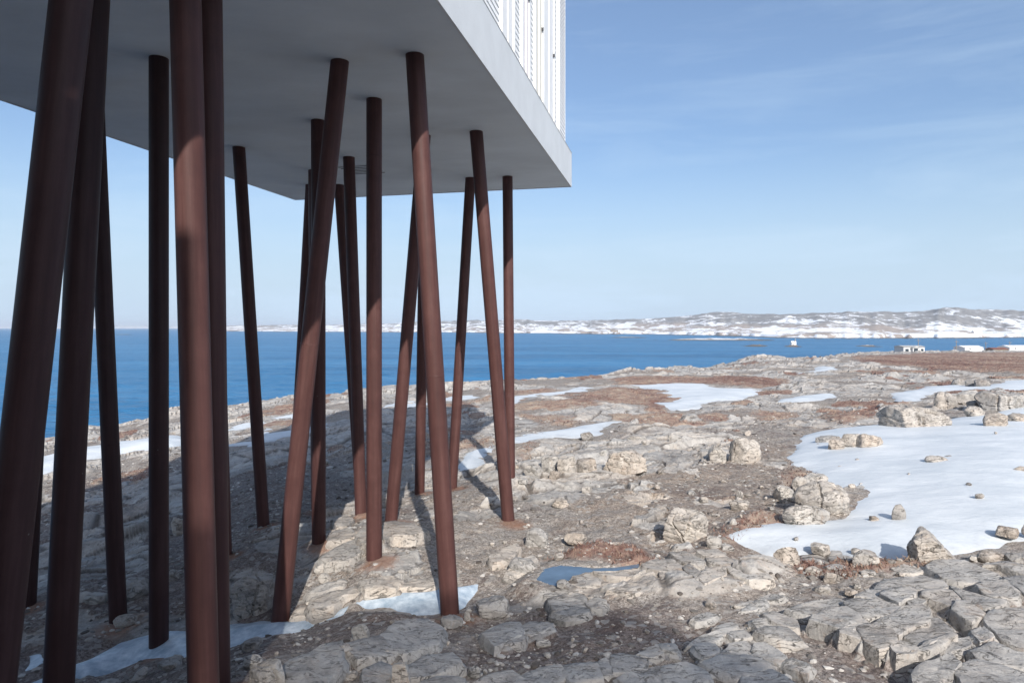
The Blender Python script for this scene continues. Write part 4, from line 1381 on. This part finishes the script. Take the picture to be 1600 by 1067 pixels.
outcrop('large cream rock mass beside the upright brown pillar', [
 ([(720,150),(740,118),(790,110),(870,118),(958,158),(880,183),(790,186),(735,215)], 0.36),
 ([(600,180),(625,145),(700,118),(718,150),(728,215),(660,235),(615,225)], 0.34),
 ([(402,318),(480,252),(588,198),(602,268),(540,318),(440,328)], 0.24, GREY),
 ([(470,175),(560,155),(575,185),(520,205),(450,215)], 0.18),
 ([(475,110),(540,85),(565,100),(540,130),(480,140)], 0.16),
 ([(1285,300),(1330,270),(1420,225),(1440,245),(1370,310),(1310,330)], 0.14),
 ([(1365,380),(1430,320),(1500,295),(1530,320),(1480,360),(1400,392)], 0.16),
], 380, 780, 3.333, (0.75, 0.7), 5800)
outcrop('grey shaded slabs at the bottom below the ice strip', [
 ([(692,720),(800,653),(960,643),(1026,680),(1000,738),(860,778),(742,768)], 0.2),
 ([(532,762),(700,724),(796,790),(600,822)], 0.12),
 ([(240,850),(420,773),(516,748),(500,850),(430,960),(380,1000),(240,985)], 0.2),
 ([(1262,690),(1350,653),(1440,643),(1456,690),(1310,757)], 0.14),
 ([(1444,680),(1580,643),(1588,660),(1480,698)], 0.09),
 ([(862,862),(960,818),(1088,813),(1126,858),(1000,897),(882,908)], 0.2),
 ([(640,890),(720,850),(770,880),(730,960),(640,990)], 0.12),
 ([(900,960),(1010,925),(1140,935),(1100,985),(930,1000)], 0.14),
 ([(1180,960),(1290,920),(1390,900),(1440,930),(1330,990)], 0.09),
 ([(1400,957),(1500,895),(1620,870),(1640,920),(1500,990)], 0.10),
], 380, 780, 3.333, (0.08, 0.75), 6000)

build_ground()
for o_ in OUTCROPS:
    build_outcrop(*o_)

# ------------------------------------------------------------------ boulders
S = 100
for row in [
 # snowfield and its rim
 ('big cracked flat-topped rock at the upper rim of the snowfield', 1379,1477,629,673, CREAM, dict(depth=0.8, cracks=3, blocky=0.9)),
 ('grey low stone at the left end of the row of rocks in the snowfield', 1275,1313,679,692, GREY, {}),
 ('small tan rock in front of the row of rocks in the snowfield', 1292,1322,682,704, TAN, {}),
 ('middle upright rock of the row in the snowfield', 1314,1350,676,702, CREAM, {}),
 ('rounded tan rock at the right end of the row in the snowfield', 1338,1379,677,703, TAN, dict(blocky=0.2)),
 ('low cream stone lying alone in the middle of the snowfield', 1444,1480,714,729, CREAM, dict(blocky=0.2)),
 ('tiny dark stone touching the lone cream stone in the snowfield', 1476,1489,714,721, DARK, {}),
 ('rounded grey-tan boulder in snow near the right edge below the blocky ledge', 1537,1580,644,670, TAN, dict(blocky=0.2)),
 ('tan boulder cut by the right edge beside the rounded grey-tan boulder', 1575,1612,647,662, TAN, {}),
 ('pale round boulder tucked under the blocky ledge', 1507,1536,632,651, CREAM, dict(blocky=0.2)),
 ('dark brown block above the pale round boulder of the ledge', 1511,1536,622,638, DARK, {}),
 ('tan blocky ledge end with upright faces beside the snow', 1460,1500,606,636, CREAM, dict(cracks=3, blocky=0.9)),
 ('middle block of the ledge between the snowfield and the snow bank', 1492,1534,606,630, PALE, dict(cracks=2, blocky=0.9)),
 ('wide grey ledge rock running to the right edge above the snowfield', 1526,1606,606,640, GREY, dict(cracks=3, depth=0.6)),
 ('left dark blue-grey boulder at the back of the snow bank', 1486,1510,586,601, DARK, dict(blocky=0.3)),
 ('small black boulder between the two dark boulders at the snow bank', 1507,1527,589,603, DARK, {}),
 ('right pointed dark boulder at the back of the snow bank', 1523,1547,588,604, DARK, {}),
 ('upper rock of the pale cluster left of the snowfield', 1250,1295,735,764, PALE, dict(blocky=0.4)),
 ('largest cream boulder of the pale cluster left of the snowfield', 1241,1327,745,806, CREAM, dict(cracks=3, blocky=0.35, depth=0.7)),
 ('rounded front boulder of the pale cluster by the snow', 1222,1296,783,821, PALE, dict(blocky=0.25, cracks=2, depth=0.6)),
 ('left stone of the pale cluster by the snow', 1210,1241,756,783, PALE, {}),
 ('small stone wedged at the top left of the pale cluster', 1237,1260,740,768, CREAM, {}),
 ('dark brown standing stone on the open snow', 1394,1415,786,815, DARK, dict(blocky=0.5, depth=0.6)),
 ('small brown pebble rock left of the standing stone on the snow', 1359,1373,802,814, TAN, {}),
 ('pale flat pebble at the left tip of the snowfield', 1188,1211,819,829, PALE, {}),
 ('brown stone cut by the right edge in the middle of the snowfield', 1586,1610,730,741, TAN, {}),
 ('large tilted wedge boulder with layered cracks at the lower edge of the snow', 1422,1494,820,886, CREAM, dict(wedge=0.65, cracks=3, blocky=0.8)),
 ('pointed pale grey rock at the snow edge left of the wedge boulder', 1328,1372,856,888, PALE, dict(blocky=0.1, cracks=0)),
 ('small stone peeping over the pointed pale grey rock', 1330,1345,849,859, CREAM, {}),
 ('upright tan slab stone standing at the tip of the snow', 1207,1248,850,890, TAN, dict(depth=0.45, blocky=0.8)),
 ('low cream stone at the left foot of the upright tan slab', 1190,1224,869,887, CREAM, {}),
 ('flat cream stone on dark moss at the lower snow edge', 1265,1299,841,859, CREAM, dict(blocky=0.8)),
 ('round tan boulder at the snow edge right of the wedge boulder', 1526,1568,856,876, TAN, dict(blocky=0.15)),
 ('tan wedge rock with blue shadow in the lower right snow', 1554,1594,819,838, TAN, {}),
 ('dark rock cut by the right edge in the lower snow', 1596,1615,817,835, DARK, {}),
 ('small flat tan stone in the snow near the right edge', 1573,1598,852,862, TAN, {}),
 ('grey rock at the lower right snow edge above the outcrop', 1574,1608,861,878, GREY, {}),
 ('orange-brown stone in dark moss above the right outcrop', 1287,1314,891,909, OCHRE, {}),
 ('pale slab stone behind the orange-brown stone', 1291,1322,883,894, PALE, dict(blocky=0.9)),
 ('two-toned tan stone left of the orange-brown stone', 1257,1286,885,899, TAN, {}),
 ('pale peaked stone in moss right of the orange-brown stone', 1344,1368,889,901, PALE, {}),
 ('small white stone next to the right outcrop', 1334,1346,909,919, PALE, {}),
 ('tan rounded stone touching the top of the right outcrop', 1319,1342,916,928, TAN, dict(blocky=0.2)),
 ('flat pale stone on gravel left of the orange-brown stone', 1273,1297,911,924, PALE, dict(blocky=0.8)),
 # middle ground
 ('massive cream block with a dark shaded left face on the dirt', 1034,1106,786,843, CREAM, dict(blocky=1.0, cracks=2, depth=0.6)),
 ('small white pebble right of the massive cream block', 1139,1153,810,821, PALE, {}),
 ('grey-white stone in moss below the massive cream block, left one', 1103,1128,833,855, PALE, {}),
 ('grey-white stone in moss below the massive cream block, right one', 1122,1146,834,855, PALE, {}),
 ('broad grey rock on the gravel right of the slanting sunlit pillar', 820,858,817,847, GREY, dict(blocky=0.4)),
 ('grey speckled rock left of the meltwater pool', 795,842,864,898, GREY, dict(blocky=0.3, depth=0.9)),
 ('low tan rock on the gravel above the meltwater pool', 880,918,823,844, TAN, dict(blocky=0.3)),
 ('left cream rock of the pair on the brown slope', 1106,1133,692,721, CREAM, dict(cracks=1)),
 ('tall right block of the pair on the brown slope', 1138,1188,676,720, CREAM, dict(blocky=0.9, cracks=2)),
 ('small dark cube of rock in the narrow snow tongue', 907,928,671,684, DARK, dict(blocky=1.0)),
 ('first pale block of the broken ledge right of the pillars', 845,876,710,738, PALE, dict(blocky=0.9)),
 ('second pale block of the broken ledge right of the pillars', 870,902,709,742, CREAM, dict(blocky=0.9)),
 ('third tan block of the broken ledge right of the pillars', 896,934,714,740, TAN, dict(blocky=0.9)),
 ('long tan end rock of the broken ledge right of the pillars', 941,1012,700,742, TAN, dict(cracks=2, depth=0.6)),
 ('grey slab fallen at the left end of the broken ledge', 818,850,722,742, GREY, dict(blocky=0.9)),
 ('reddish stone under the second block of the broken ledge', 857,876,732,747, OCHRE, {}),
 ('dark grey block on the upper grey ledge', 1043,1064,678,695, GREY, dict(blocky=0.9)),
 ('pale block left of the dark grey block on the upper grey ledge', 980,1012,676,690, PALE, dict(blocky=0.9)),
 ('flat tan stone on gravel right of the slanting sunlit pillar', 862,889,777,791, TAN, {}),
 ('pale stone in gravel beyond the flat tan stone', 908,926,757,769, PALE, {}),
 ('pale stone leaning on dirt left of the pale cluster', 1140,1172,778,796, CREAM, {}),
 ('small pale stone at the right end of the dirt slope', 1212,1226,768,780, PALE, {}),
 # under the inn
 ('grey angular boulder at the foot of the strongly slanting pillar', 362,430,883,958, GREY, dict(cracks=2, blocky=0.5)),
 ('pale boulder right of the prominent middle pillar foot', 742,796,926,962, PALE, dict(blocky=0.3)),
 ('grey stone directly in front of the prominent middle pillar foot', 688,724,957,977, GREY, {}),
 ('small white upright flake right of the prominent middle pillar foot', 725,736,952,967, PALE, dict(depth=0.4, cracks=0)),
 ('pointed grey shard standing on dark gravel below the ice strip', 548,578,968,1000, GREY, dict(depth=0.5, blocky=0.1)),
 ('large cream angular boulder cut by the bottom edge', 385,450,1020,1078, CREAM, dict(cracks=2, blocky=0.8)),
 ('flat pale stone left of the large cream boulder at the bottom', 378,414,1015,1037, PALE, {}),
 ('small rounded stone below the ice near the thick pillars', 380,412,989,1011, GREY, dict(blocky=0.2)),
 ('tan stone at the foot of the black slanting pillar', 178,213,958,981, TAN, dict(blocky=0.3)),
 ('round grey stone at the bottom left corner beside the second thick pillar', 153,187,1054,1076, GREY, dict(blocky=0.2)),
 ('low grey stone on dark soil left of the sunlit-stripe pillar', 248,285,1021,1041, GREY, {}),
 ('pale stone behind the upright black pillar', 262,280,888,907, PALE, {}),
 ('white stone left of the black slanting pillar', 132,168,923,942, PALE, {}),
 ('grey stone at the bottom between the left slabs', 730,751,1033,1051, GREY, {}),
 ('cream stone upright at the bottom among the left slabs', 612,643,1024,1074, CREAM, dict(cracks=1)),
 ('small cream stone above the row of cream slabs', 491,511,877,893, CREAM, {}),
 ('broad pale stone right of the ice strip end', 786,842,864,900, PALE, dict(blocky=0.4, depth=0.7)) if False else None,
 ('tan rock with orange lichen in the shaded slope behind the left pillars', 266,290,800,830, TAN, {}),
 ('grey hump of rock in shade left of the upright black pillar', 186,240,895,935, GREY, dict(blocky=0.3)),
]:
    if row is None:
        continue
    lab, x0, x1, y0, y1, tone, kw = row
    S += 1
    stone(lab, x0, x1, y0, y1, tone, S, **kw)

# ------------------------------------------------------------------ loose stones, grit, heath
def loose_stones():
    rs = np.random.RandomState(8)
    shapes = []
    for i in range(14):
        v, f = stone_shape(900 + i, 1.0, rs.uniform(0.6, 0.9), rs.uniform(0.4, 0.7), 2, 0.7, 0.9, 0)
        me = new_mesh('loose_stone', v, tris=f)
        sharp(me, 30)
        me.materials.append(M['rock'])
        shapes.append(me)
    xs, ys = [], []
    while len(xs) < 290:
        d = 6.6 + 17 * rs.uniform() ** 1.6
        x = rs.uniform(-0.78, 0.78) * d
        if x < -0.3 * d and rs.uniform() < 0.4:
            continue
        xs.append(x); ys.append(d)
    xs, ys = np.array(xs), np.array(ys)
    z, at = terrain(xs, ys)
    snow = area_mask(xs, ys, [s[0] for s in SNOW_W] + [POOL_W], 0.1)
    for i in range(len(xs)):
        in_snow = poly_sdf(xs[i:i + 1], ys[i:i + 1], SNOW_W[0][0])[0]
        if in_snow > 0.4 and rs.uniform() < 0.2:
            o = link('snow_stone', shapes[i % len(shapes)], None)
            s = 0.10 + 0.22 * rs.uniform() ** 2
            o.scale = (s, s * 0.9, s * rs.uniform(0.5, 0.8))
            o.rotation_euler = (0, 0, rs.uniform(0, 6.28))
            prof = 1 - math.exp(-in_snow / (0.05 * np.mean([q[1] for q in SNOW_W[0][0]])))
            o.location = (xs[i], ys[i], EYE + float(land(xs[i:i + 1], ys[i:i + 1])[0]) - 0.09 + 0.21 * prof - 0.04)
            o.color = (rs.uniform(0.3, 0.9), rs.uniform(0.2, 0.7), 0.5, 1)
            tag(o, 'small stone poking out of the broad snowfield', 'stone', 'small stones poking out of the snowfield')
            continue
        if snow[i] > 0.2 or np.min((FEET[:, 0] - xs[i]) ** 2 + (FEET[:, 1] - ys[i]) ** 2) < 0.06:
            continue
        o = link('loose_stone', shapes[i % len(shapes)], None)
        s = 0.05 + 0.17 * rs.uniform() ** 2.5
        s *= 0.8 + 0.02 * ys[i]
        o.scale = (s, s, s * rs.uniform(0.6, 1.0))
        o.rotation_euler = (rs.normal(0, 0.25), rs.normal(0, 0.25), rs.uniform(0, 6.28))
        o.location = (xs[i], ys[i], z[i] + EYE + 0.01)
        o.color = (rs.uniform(0, 0.8), rs.uniform(0.3, 0.95), 0.5, 1)
        tag(o, 'small loose angular stone lying on the gravel', 'stone', 'small loose stones on the gravel')
loose_stones()

def grit():
    """pebbles and chips, too many to count"""
    rs = np.random.RandomState(21)
    base, faces = ICO[1]
    n = 30000
    d = 5.8 + 24 * rs.uniform(size=n) ** 1.5
    x = rs.uniform(-0.82, 0.82, n) * d
    cl = fbm2(x / 0.9, d / 0.9, 3, 91)
    z, at = terrain(x, d)
    snow = area_mask(x, d, [s[0] for s in SNOW_W] + [POOL_W], 0.1)
    keep = (cl > rs.uniform(-0.9, 0.7, n)) & (at['rock'] < 0.85) & (snow < 0.15)
    x, d, z = x[keep], d[keep], z[keep]
    n = len(x)
    s = (0.012 + 0.040 * rs.uniform(size=n) ** 3) * (0.75 + 0.035 * d)
    V = base[None] * (1 + rs.uniform(-0.35, 0.25, (n, len(base), 1)))
    V = V * np.stack([s * rs.uniform(0.8, 1.6, n), s * rs.uniform(0.6, 1.1, n), s * rs.uniform(0.35, 0.8, n)], 1)[:, None, :]
    a = rs.uniform(0, 6.28, n)
    ca, sn = np.cos(a)[:, None], np.sin(a)[:, None]
    X = V[:, :, 0] * ca - V[:, :, 1] * sn + x[:, None]
    Y = V[:, :, 0] * sn + V[:, :, 1] * ca + d[:, None]
    Z = V[:, :, 2] + z[:, None] + EYE
    P = np.stack([X, Y, Z], 2).reshape(-1, 3)
    T = (faces[None] + (np.arange(n) * len(base))[:, None, None]).reshape(-1, 3)
    me = new_mesh('grit', P, tris=T, smooth_shade=False)
    float_attr(me, 'shade', np.repeat(rs.uniform(size=n), len(base)))
    k = Nodes('grit')
    c = k.ramp(k.attr('shade'), [(0.0, (0.09, 0.075, 0.065)), (0.4, (0.20, 0.185, 0.17)), (0.7, (0.33, 0.30, 0.27)), (1.0, (0.52, 0.50, 0.47))])
    m = k.done(c, None, 0.9)
    tag(link('grit', me, m), 'grit and stone chips strewn over the soil', 'gravel', kind='stuff')
grit()

def heath():
    """dry heath and dead grass: short wiry blades in mats"""
    rs = np.random.RandomState(33)
    n = 260000
    d = 9 + 130 * rs.uniform(size=n) ** 1.8
    x = rs.uniform(-0.80, 0.80, n) * d
    z, at = terrain(x, d)
    snow = area_mask(x, d, [s[0] for s in SNOW_W] + [POOL_W], 0.1)
    keep = (at['heath'] > rs.uniform(0.35, 0.8, n)) & (snow < 0.15)
    x, d, z = x[keep], d[keep], z[keep]
    n = len(x)
    hgt = rs.uniform(0.025, 0.075, n) * (0.8 + 0.008 * d)
    wid = hgt * rs.uniform(0.12, 0.30, n)
    a = rs.uniform(0, 6.28, n)
    lean = rs.normal(0, 0.6, (n, 2)) * hgt[:, None]
    dx, dy = np.cos(a) * wid, np.sin(a) * wid
    P = np.stack([np.stack([x - dx, d - dy, z - 0.01 + EYE], 1), np.stack([x + dx, d + dy, z - 0.01 + EYE], 1),
                  np.stack([x + lean[:, 0], d + lean[:, 1], z + hgt + EYE], 1)], 1).reshape(-1, 3)
    me = new_mesh('heath', P, tris=np.arange(3 * n).reshape(-1, 3), smooth_shade=False)
    patch = fbm2(x / 2.5, d / 2.5, 3, 95)
    float_attr(me, 'shade', np.repeat(np.clip(0.45 + 0.5 * patch + rs.normal(0, 0.15, n), 0, 1), 3))
    k = Nodes('heath')
    c = k.ramp(k.attr('shade'), [(0.0, (0.08, 0.045, 0.04)), (0.35, (0.19, 0.105, 0.085)), (0.65, (0.30, 0.215, 0.16)), (1.0, (0.45, 0.37, 0.27))])
    tag(link('heath', me, k.done(c, None, 0.9)), 'dry red-brown heath and dead grass in mats', 'heath', kind='stuff')
heath()

# ------------------------------------------------------------------ far houses, beacon, poles
def house(name, label, px0, px1, d, wall_h, roof_h, wall, roof, windows, yaw=0.0, hip=False, z=None, deep=6.0):
    x = ((px0 + px1) / 2 - HX) / F * d
    w = (px1 - px0) / F * d
    if z is None:
        z = EYE + float(land(np.array([x]), np.array([d]))[0]) - 0.1
    e = empty(name, (x, d, z), yaw)
    tag(e, label, 'house')
    hw = w / 2
    mb = MB(); mb.box(-hw, hw, 0, deep, -1.0, wall_h); mb.build('wall', wall, e)
    mb = MB()
    o = 0.25
    mb.add([(-hw - o, -o, wall_h), (hw + o, -o, wall_h), (hw + o, deep + o, wall_h), (-hw - o, deep + o, wall_h), (-hw - o, deep / 2, wall_h + roof_h), (hw + o, deep / 2, wall_h + roof_h)],
           [(0, 1, 5, 4), (2, 3, 4, 5), (1, 2, 5), (3, 0, 4), (3, 2, 1, 0)])
    mb.build('roof', roof, e)
    for (a, b, z0, z1) in windows:
        mb = MB(); mb.box(-hw + a * w, -hw + b * w, -0.06, 0.0, z0, z1); f = mb.build('window', M['white'], e)
        mb = MB(); mb.box(-hw + a * w + 0.1, -hw + b * w - 0.1, -0.075, -0.061, z0 + 0.1, z1 - 0.1); mb.build('pane', M['glass'], f)
    return e

def land_z(px, d):
    x = (px - HX) / F * d
    return EYE + float(land(np.array([x]), np.array([d]))[0])

h1 = house('house', 'small grey house with porch openings on the far crest', 1412, 1445, 205, 2.0, 0.35, M['grey_wall'], M['roof'], [(0.06, 0.26, 0.2, 1.5), (0.80, 0.96, 0.5, 1.5)], deep=5, z=land_z(1428, 205) - 0.35)
mb = MB(); mb.box(-0.9, 1.0, -0.9, -0.02, -0.6, 1.7); mb.build('porch', M['grey_wall'], h1)
mb = MB()
mb.add([(-1.1, -1.1, 1.7), (1.2, -1.1, 1.7), (0.05, -1.1, 2.25), (-1.1, 0.5, 1.7), (1.2, 0.5, 1.7), (0.05, 0.5, 2.25)], [(0, 1, 2), (0, 2, 5, 3), (1, 4, 5, 2), (3, 5, 4)])
mb.build('porch_roof', M['roof'], h1)
mb = MB(); mb.box(-0.6, 0.6, -0.93, -0.901, 0.1, 1.5); mb.build('porch_window', M['glass'], h1)
house('house', 'white house with a low gable standing on the far crest', 1508, 1537, 230, 1.35, 0.65, M['white'], M['white'], [(0.22, 0.32, 0.5, 1.2)], deep=6, z=land_z(1523, 230) - 0.1)
house('house', 'white house cut by the right edge of the picture', 1578, 1612, 235, 1.15, 0.65, M['white'], M['white'], [(0.2, 0.3, 0.4, 1.0)], deep=6, z=land_z(1594, 235) + 0.1)
house('shed', 'low rust-red shed between the two white houses', 1553, 1576, 225, 0.7, 0.5, M['timber'], M['rust_roof'], [], deep=4, z=land_z(1565, 225) - 0.05)
house('house', 'dark grey barn by the far shore below the hills', 955, 966, 1120, 2.0, 0.8, M['timber'], M['timber'], [], deep=8, z=3.5)
house('house', 'tiny white house by the far shore near the right edge', 1523, 1534, 760, 2.2, 1.6, M['white'], M['white'], [(0.4, 0.6, 0.6, 1.6)], deep=6, z=3.2)
house('house', 'tiny pale house on the far slope left of the barn', 938, 946, 1300, 2.2, 1.4, M['white'], M['roof'], [], deep=6, z=7.0)

def beacon():
    d = EYE * F / (541.8 - HY) + 4
    x = (1240 - HX) / F * d
    e = empty('beacon', (x, d, 0.7))
    tag(e, 'white beacon house with a small lantern tower on the tiny rock', 'lighthouse')
    mb = MB(); mb.box(-1.3, 0.5, -1, 1, -0.6, 1.5)
    mb.build('house', M['white'], e)
    mb = MB(); mb.add([(-1.45, -1.15, 1.5), (0.499, -1.15, 1.5), (0.499, 1.15, 1.5), (-1.45, 1.15, 1.5), (-1.45, 0, 2.2), (0.499, 0, 2.2)], [(0, 1, 5, 4), (2, 3, 4, 5), (1, 2, 5), (3, 0, 4), (3, 2, 1, 0)])
    mb.build('roof', M['white'], e)
    def drum(name, r0, r1, z0, z1, mat, cx=1.0):
        mb = MB()
        n = 12
        mb.add([(cx + r0 * math.cos(2 * math.pi * k / n), r0 * math.sin(2 * math.pi * k / n), z0) for k in range(n)] + [(cx + r1 * math.cos(2 * math.pi * k / n), r1 * math.sin(2 * math.pi * k / n), z1) for k in range(n)],
               [tuple(range(n - 1, -1, -1)), tuple(range(n, 2 * n))] + [(k, (k + 1) % n, n + (k + 1) % n, n + k) for k in range(n)])
        mb.build(name, mat, e)
    drum('tower', 0.48, 0.40, -0.6, 2.4, M['white'])
    drum('gallery', 0.6, 0.6, 2.401, 2.5, M['iron'])
    drum('lantern', 0.32, 0.32, 2.501, 2.95, M['glass'])
    drum('lantern_roof', 0.42, 0.05, 2.951, 3.25, M['white'])
beacon()

def pole(px, d, h, label):
    x = (px - HX) / F * d
    e = empty('utility_pole', (x, d, land_z(px, d) - 0.2))
    tag(e, label, 'pole', 'poles by the far houses')
    mb = MB()
    n = 8
    mb.add([(0.13 * math.cos(6.2832 * k / n), 0.13 * math.sin(6.2832 * k / n), -0.5) for k in range(n)] + [(0.08 * math.cos(6.2832 * k / n), 0.08 * math.sin(6.2832 * k / n), h) for k in range(n)],
           [tuple(range(n - 1, -1, -1)), tuple(range(n, 2 * n))] + [(k, (k + 1) % n, n + (k + 1) % n, n + k) for k in range(n)])
    mb.build('post', M['timber'], e)
    mb = MB(); mb.box(-0.6, 0.6, -0.2, -0.1, h - 0.6, h - 0.48); mb.build('crossarm', M['timber'], e)
pole(1435, 214, 4.4, 'utility pole behind the small grey house')
pole(1494.5, 220, 4.0, 'tall pole standing left of the white gabled house')
pole(1540.5, 236, 3.4, 'pole at the right end of the white gabled house')
pole(1578, 240, 3.6, 'pole beside the white house at the right edge')

def surf():
    # broken white water along the near shore
    px = np.linspace(-150, 560, 700)
    t = (px - HX) / F
    V, keep = [], []
    dd = np.linspace(34, 90, 560)
    for i in range(len(px)):
        z = land(t[i] * dd, dd) + EYE
        k = np.nonzero(z < 0.25)[0]
        V.append(dd[k[0]] if len(k) else 90.0)
    d0 = np.array(V)
    w = 0.7 + 2.2 * np.clip(fbm2(px / 21.0, px * 0, 4, 401) + 0.25, 0, 1.2)
    rows = []
    for j in range(8):
        f = j / 7.0
        d = d0 - 0.6 + (w + 0.6) * f
        z = 0.42 + 0.16 * np.sin(f * math.pi) + 0.12 * noise2(px / 2.0, px * 0 + 3 * f * 2, 402) - 0.75 * f ** 3
        rows.append(np.stack([t * d, d, z], 1))
    P = np.concatenate(rows)
    tag(link('surf', new_mesh('surf', P, quads=grid_quads(8, len(px))), M['foam']), 'white surf breaking along the near shore', 'surf', kind='stuff')
surf()

# ------------------------------------------------------------------ air
def build_haze():
    mb = MB(); mb.box(-13000, 13000, -200, 14000, -14, 90)
    k = bpy.data.materials.new('haze'); k.use_nodes = True
    t = k.node_tree; t.nodes.clear()
    out = t.nodes.new('ShaderNodeOutputMaterial'); v = t.nodes.new('ShaderNodeVolumePrincipled')
    v.inputs['Color'].default_value = (0.80, 0.88, 1.0, 1)
    v.inputs['Density'].default_value = 1.1e-4
    v.inputs['Anisotropy'].default_value = 0.0
    t.links.new(v.outputs[0], out.inputs['Volume'])
    o = mb.build('haze', k)
    tag(o, 'thin sea haze', 'haze', kind='stuff')
build_haze()
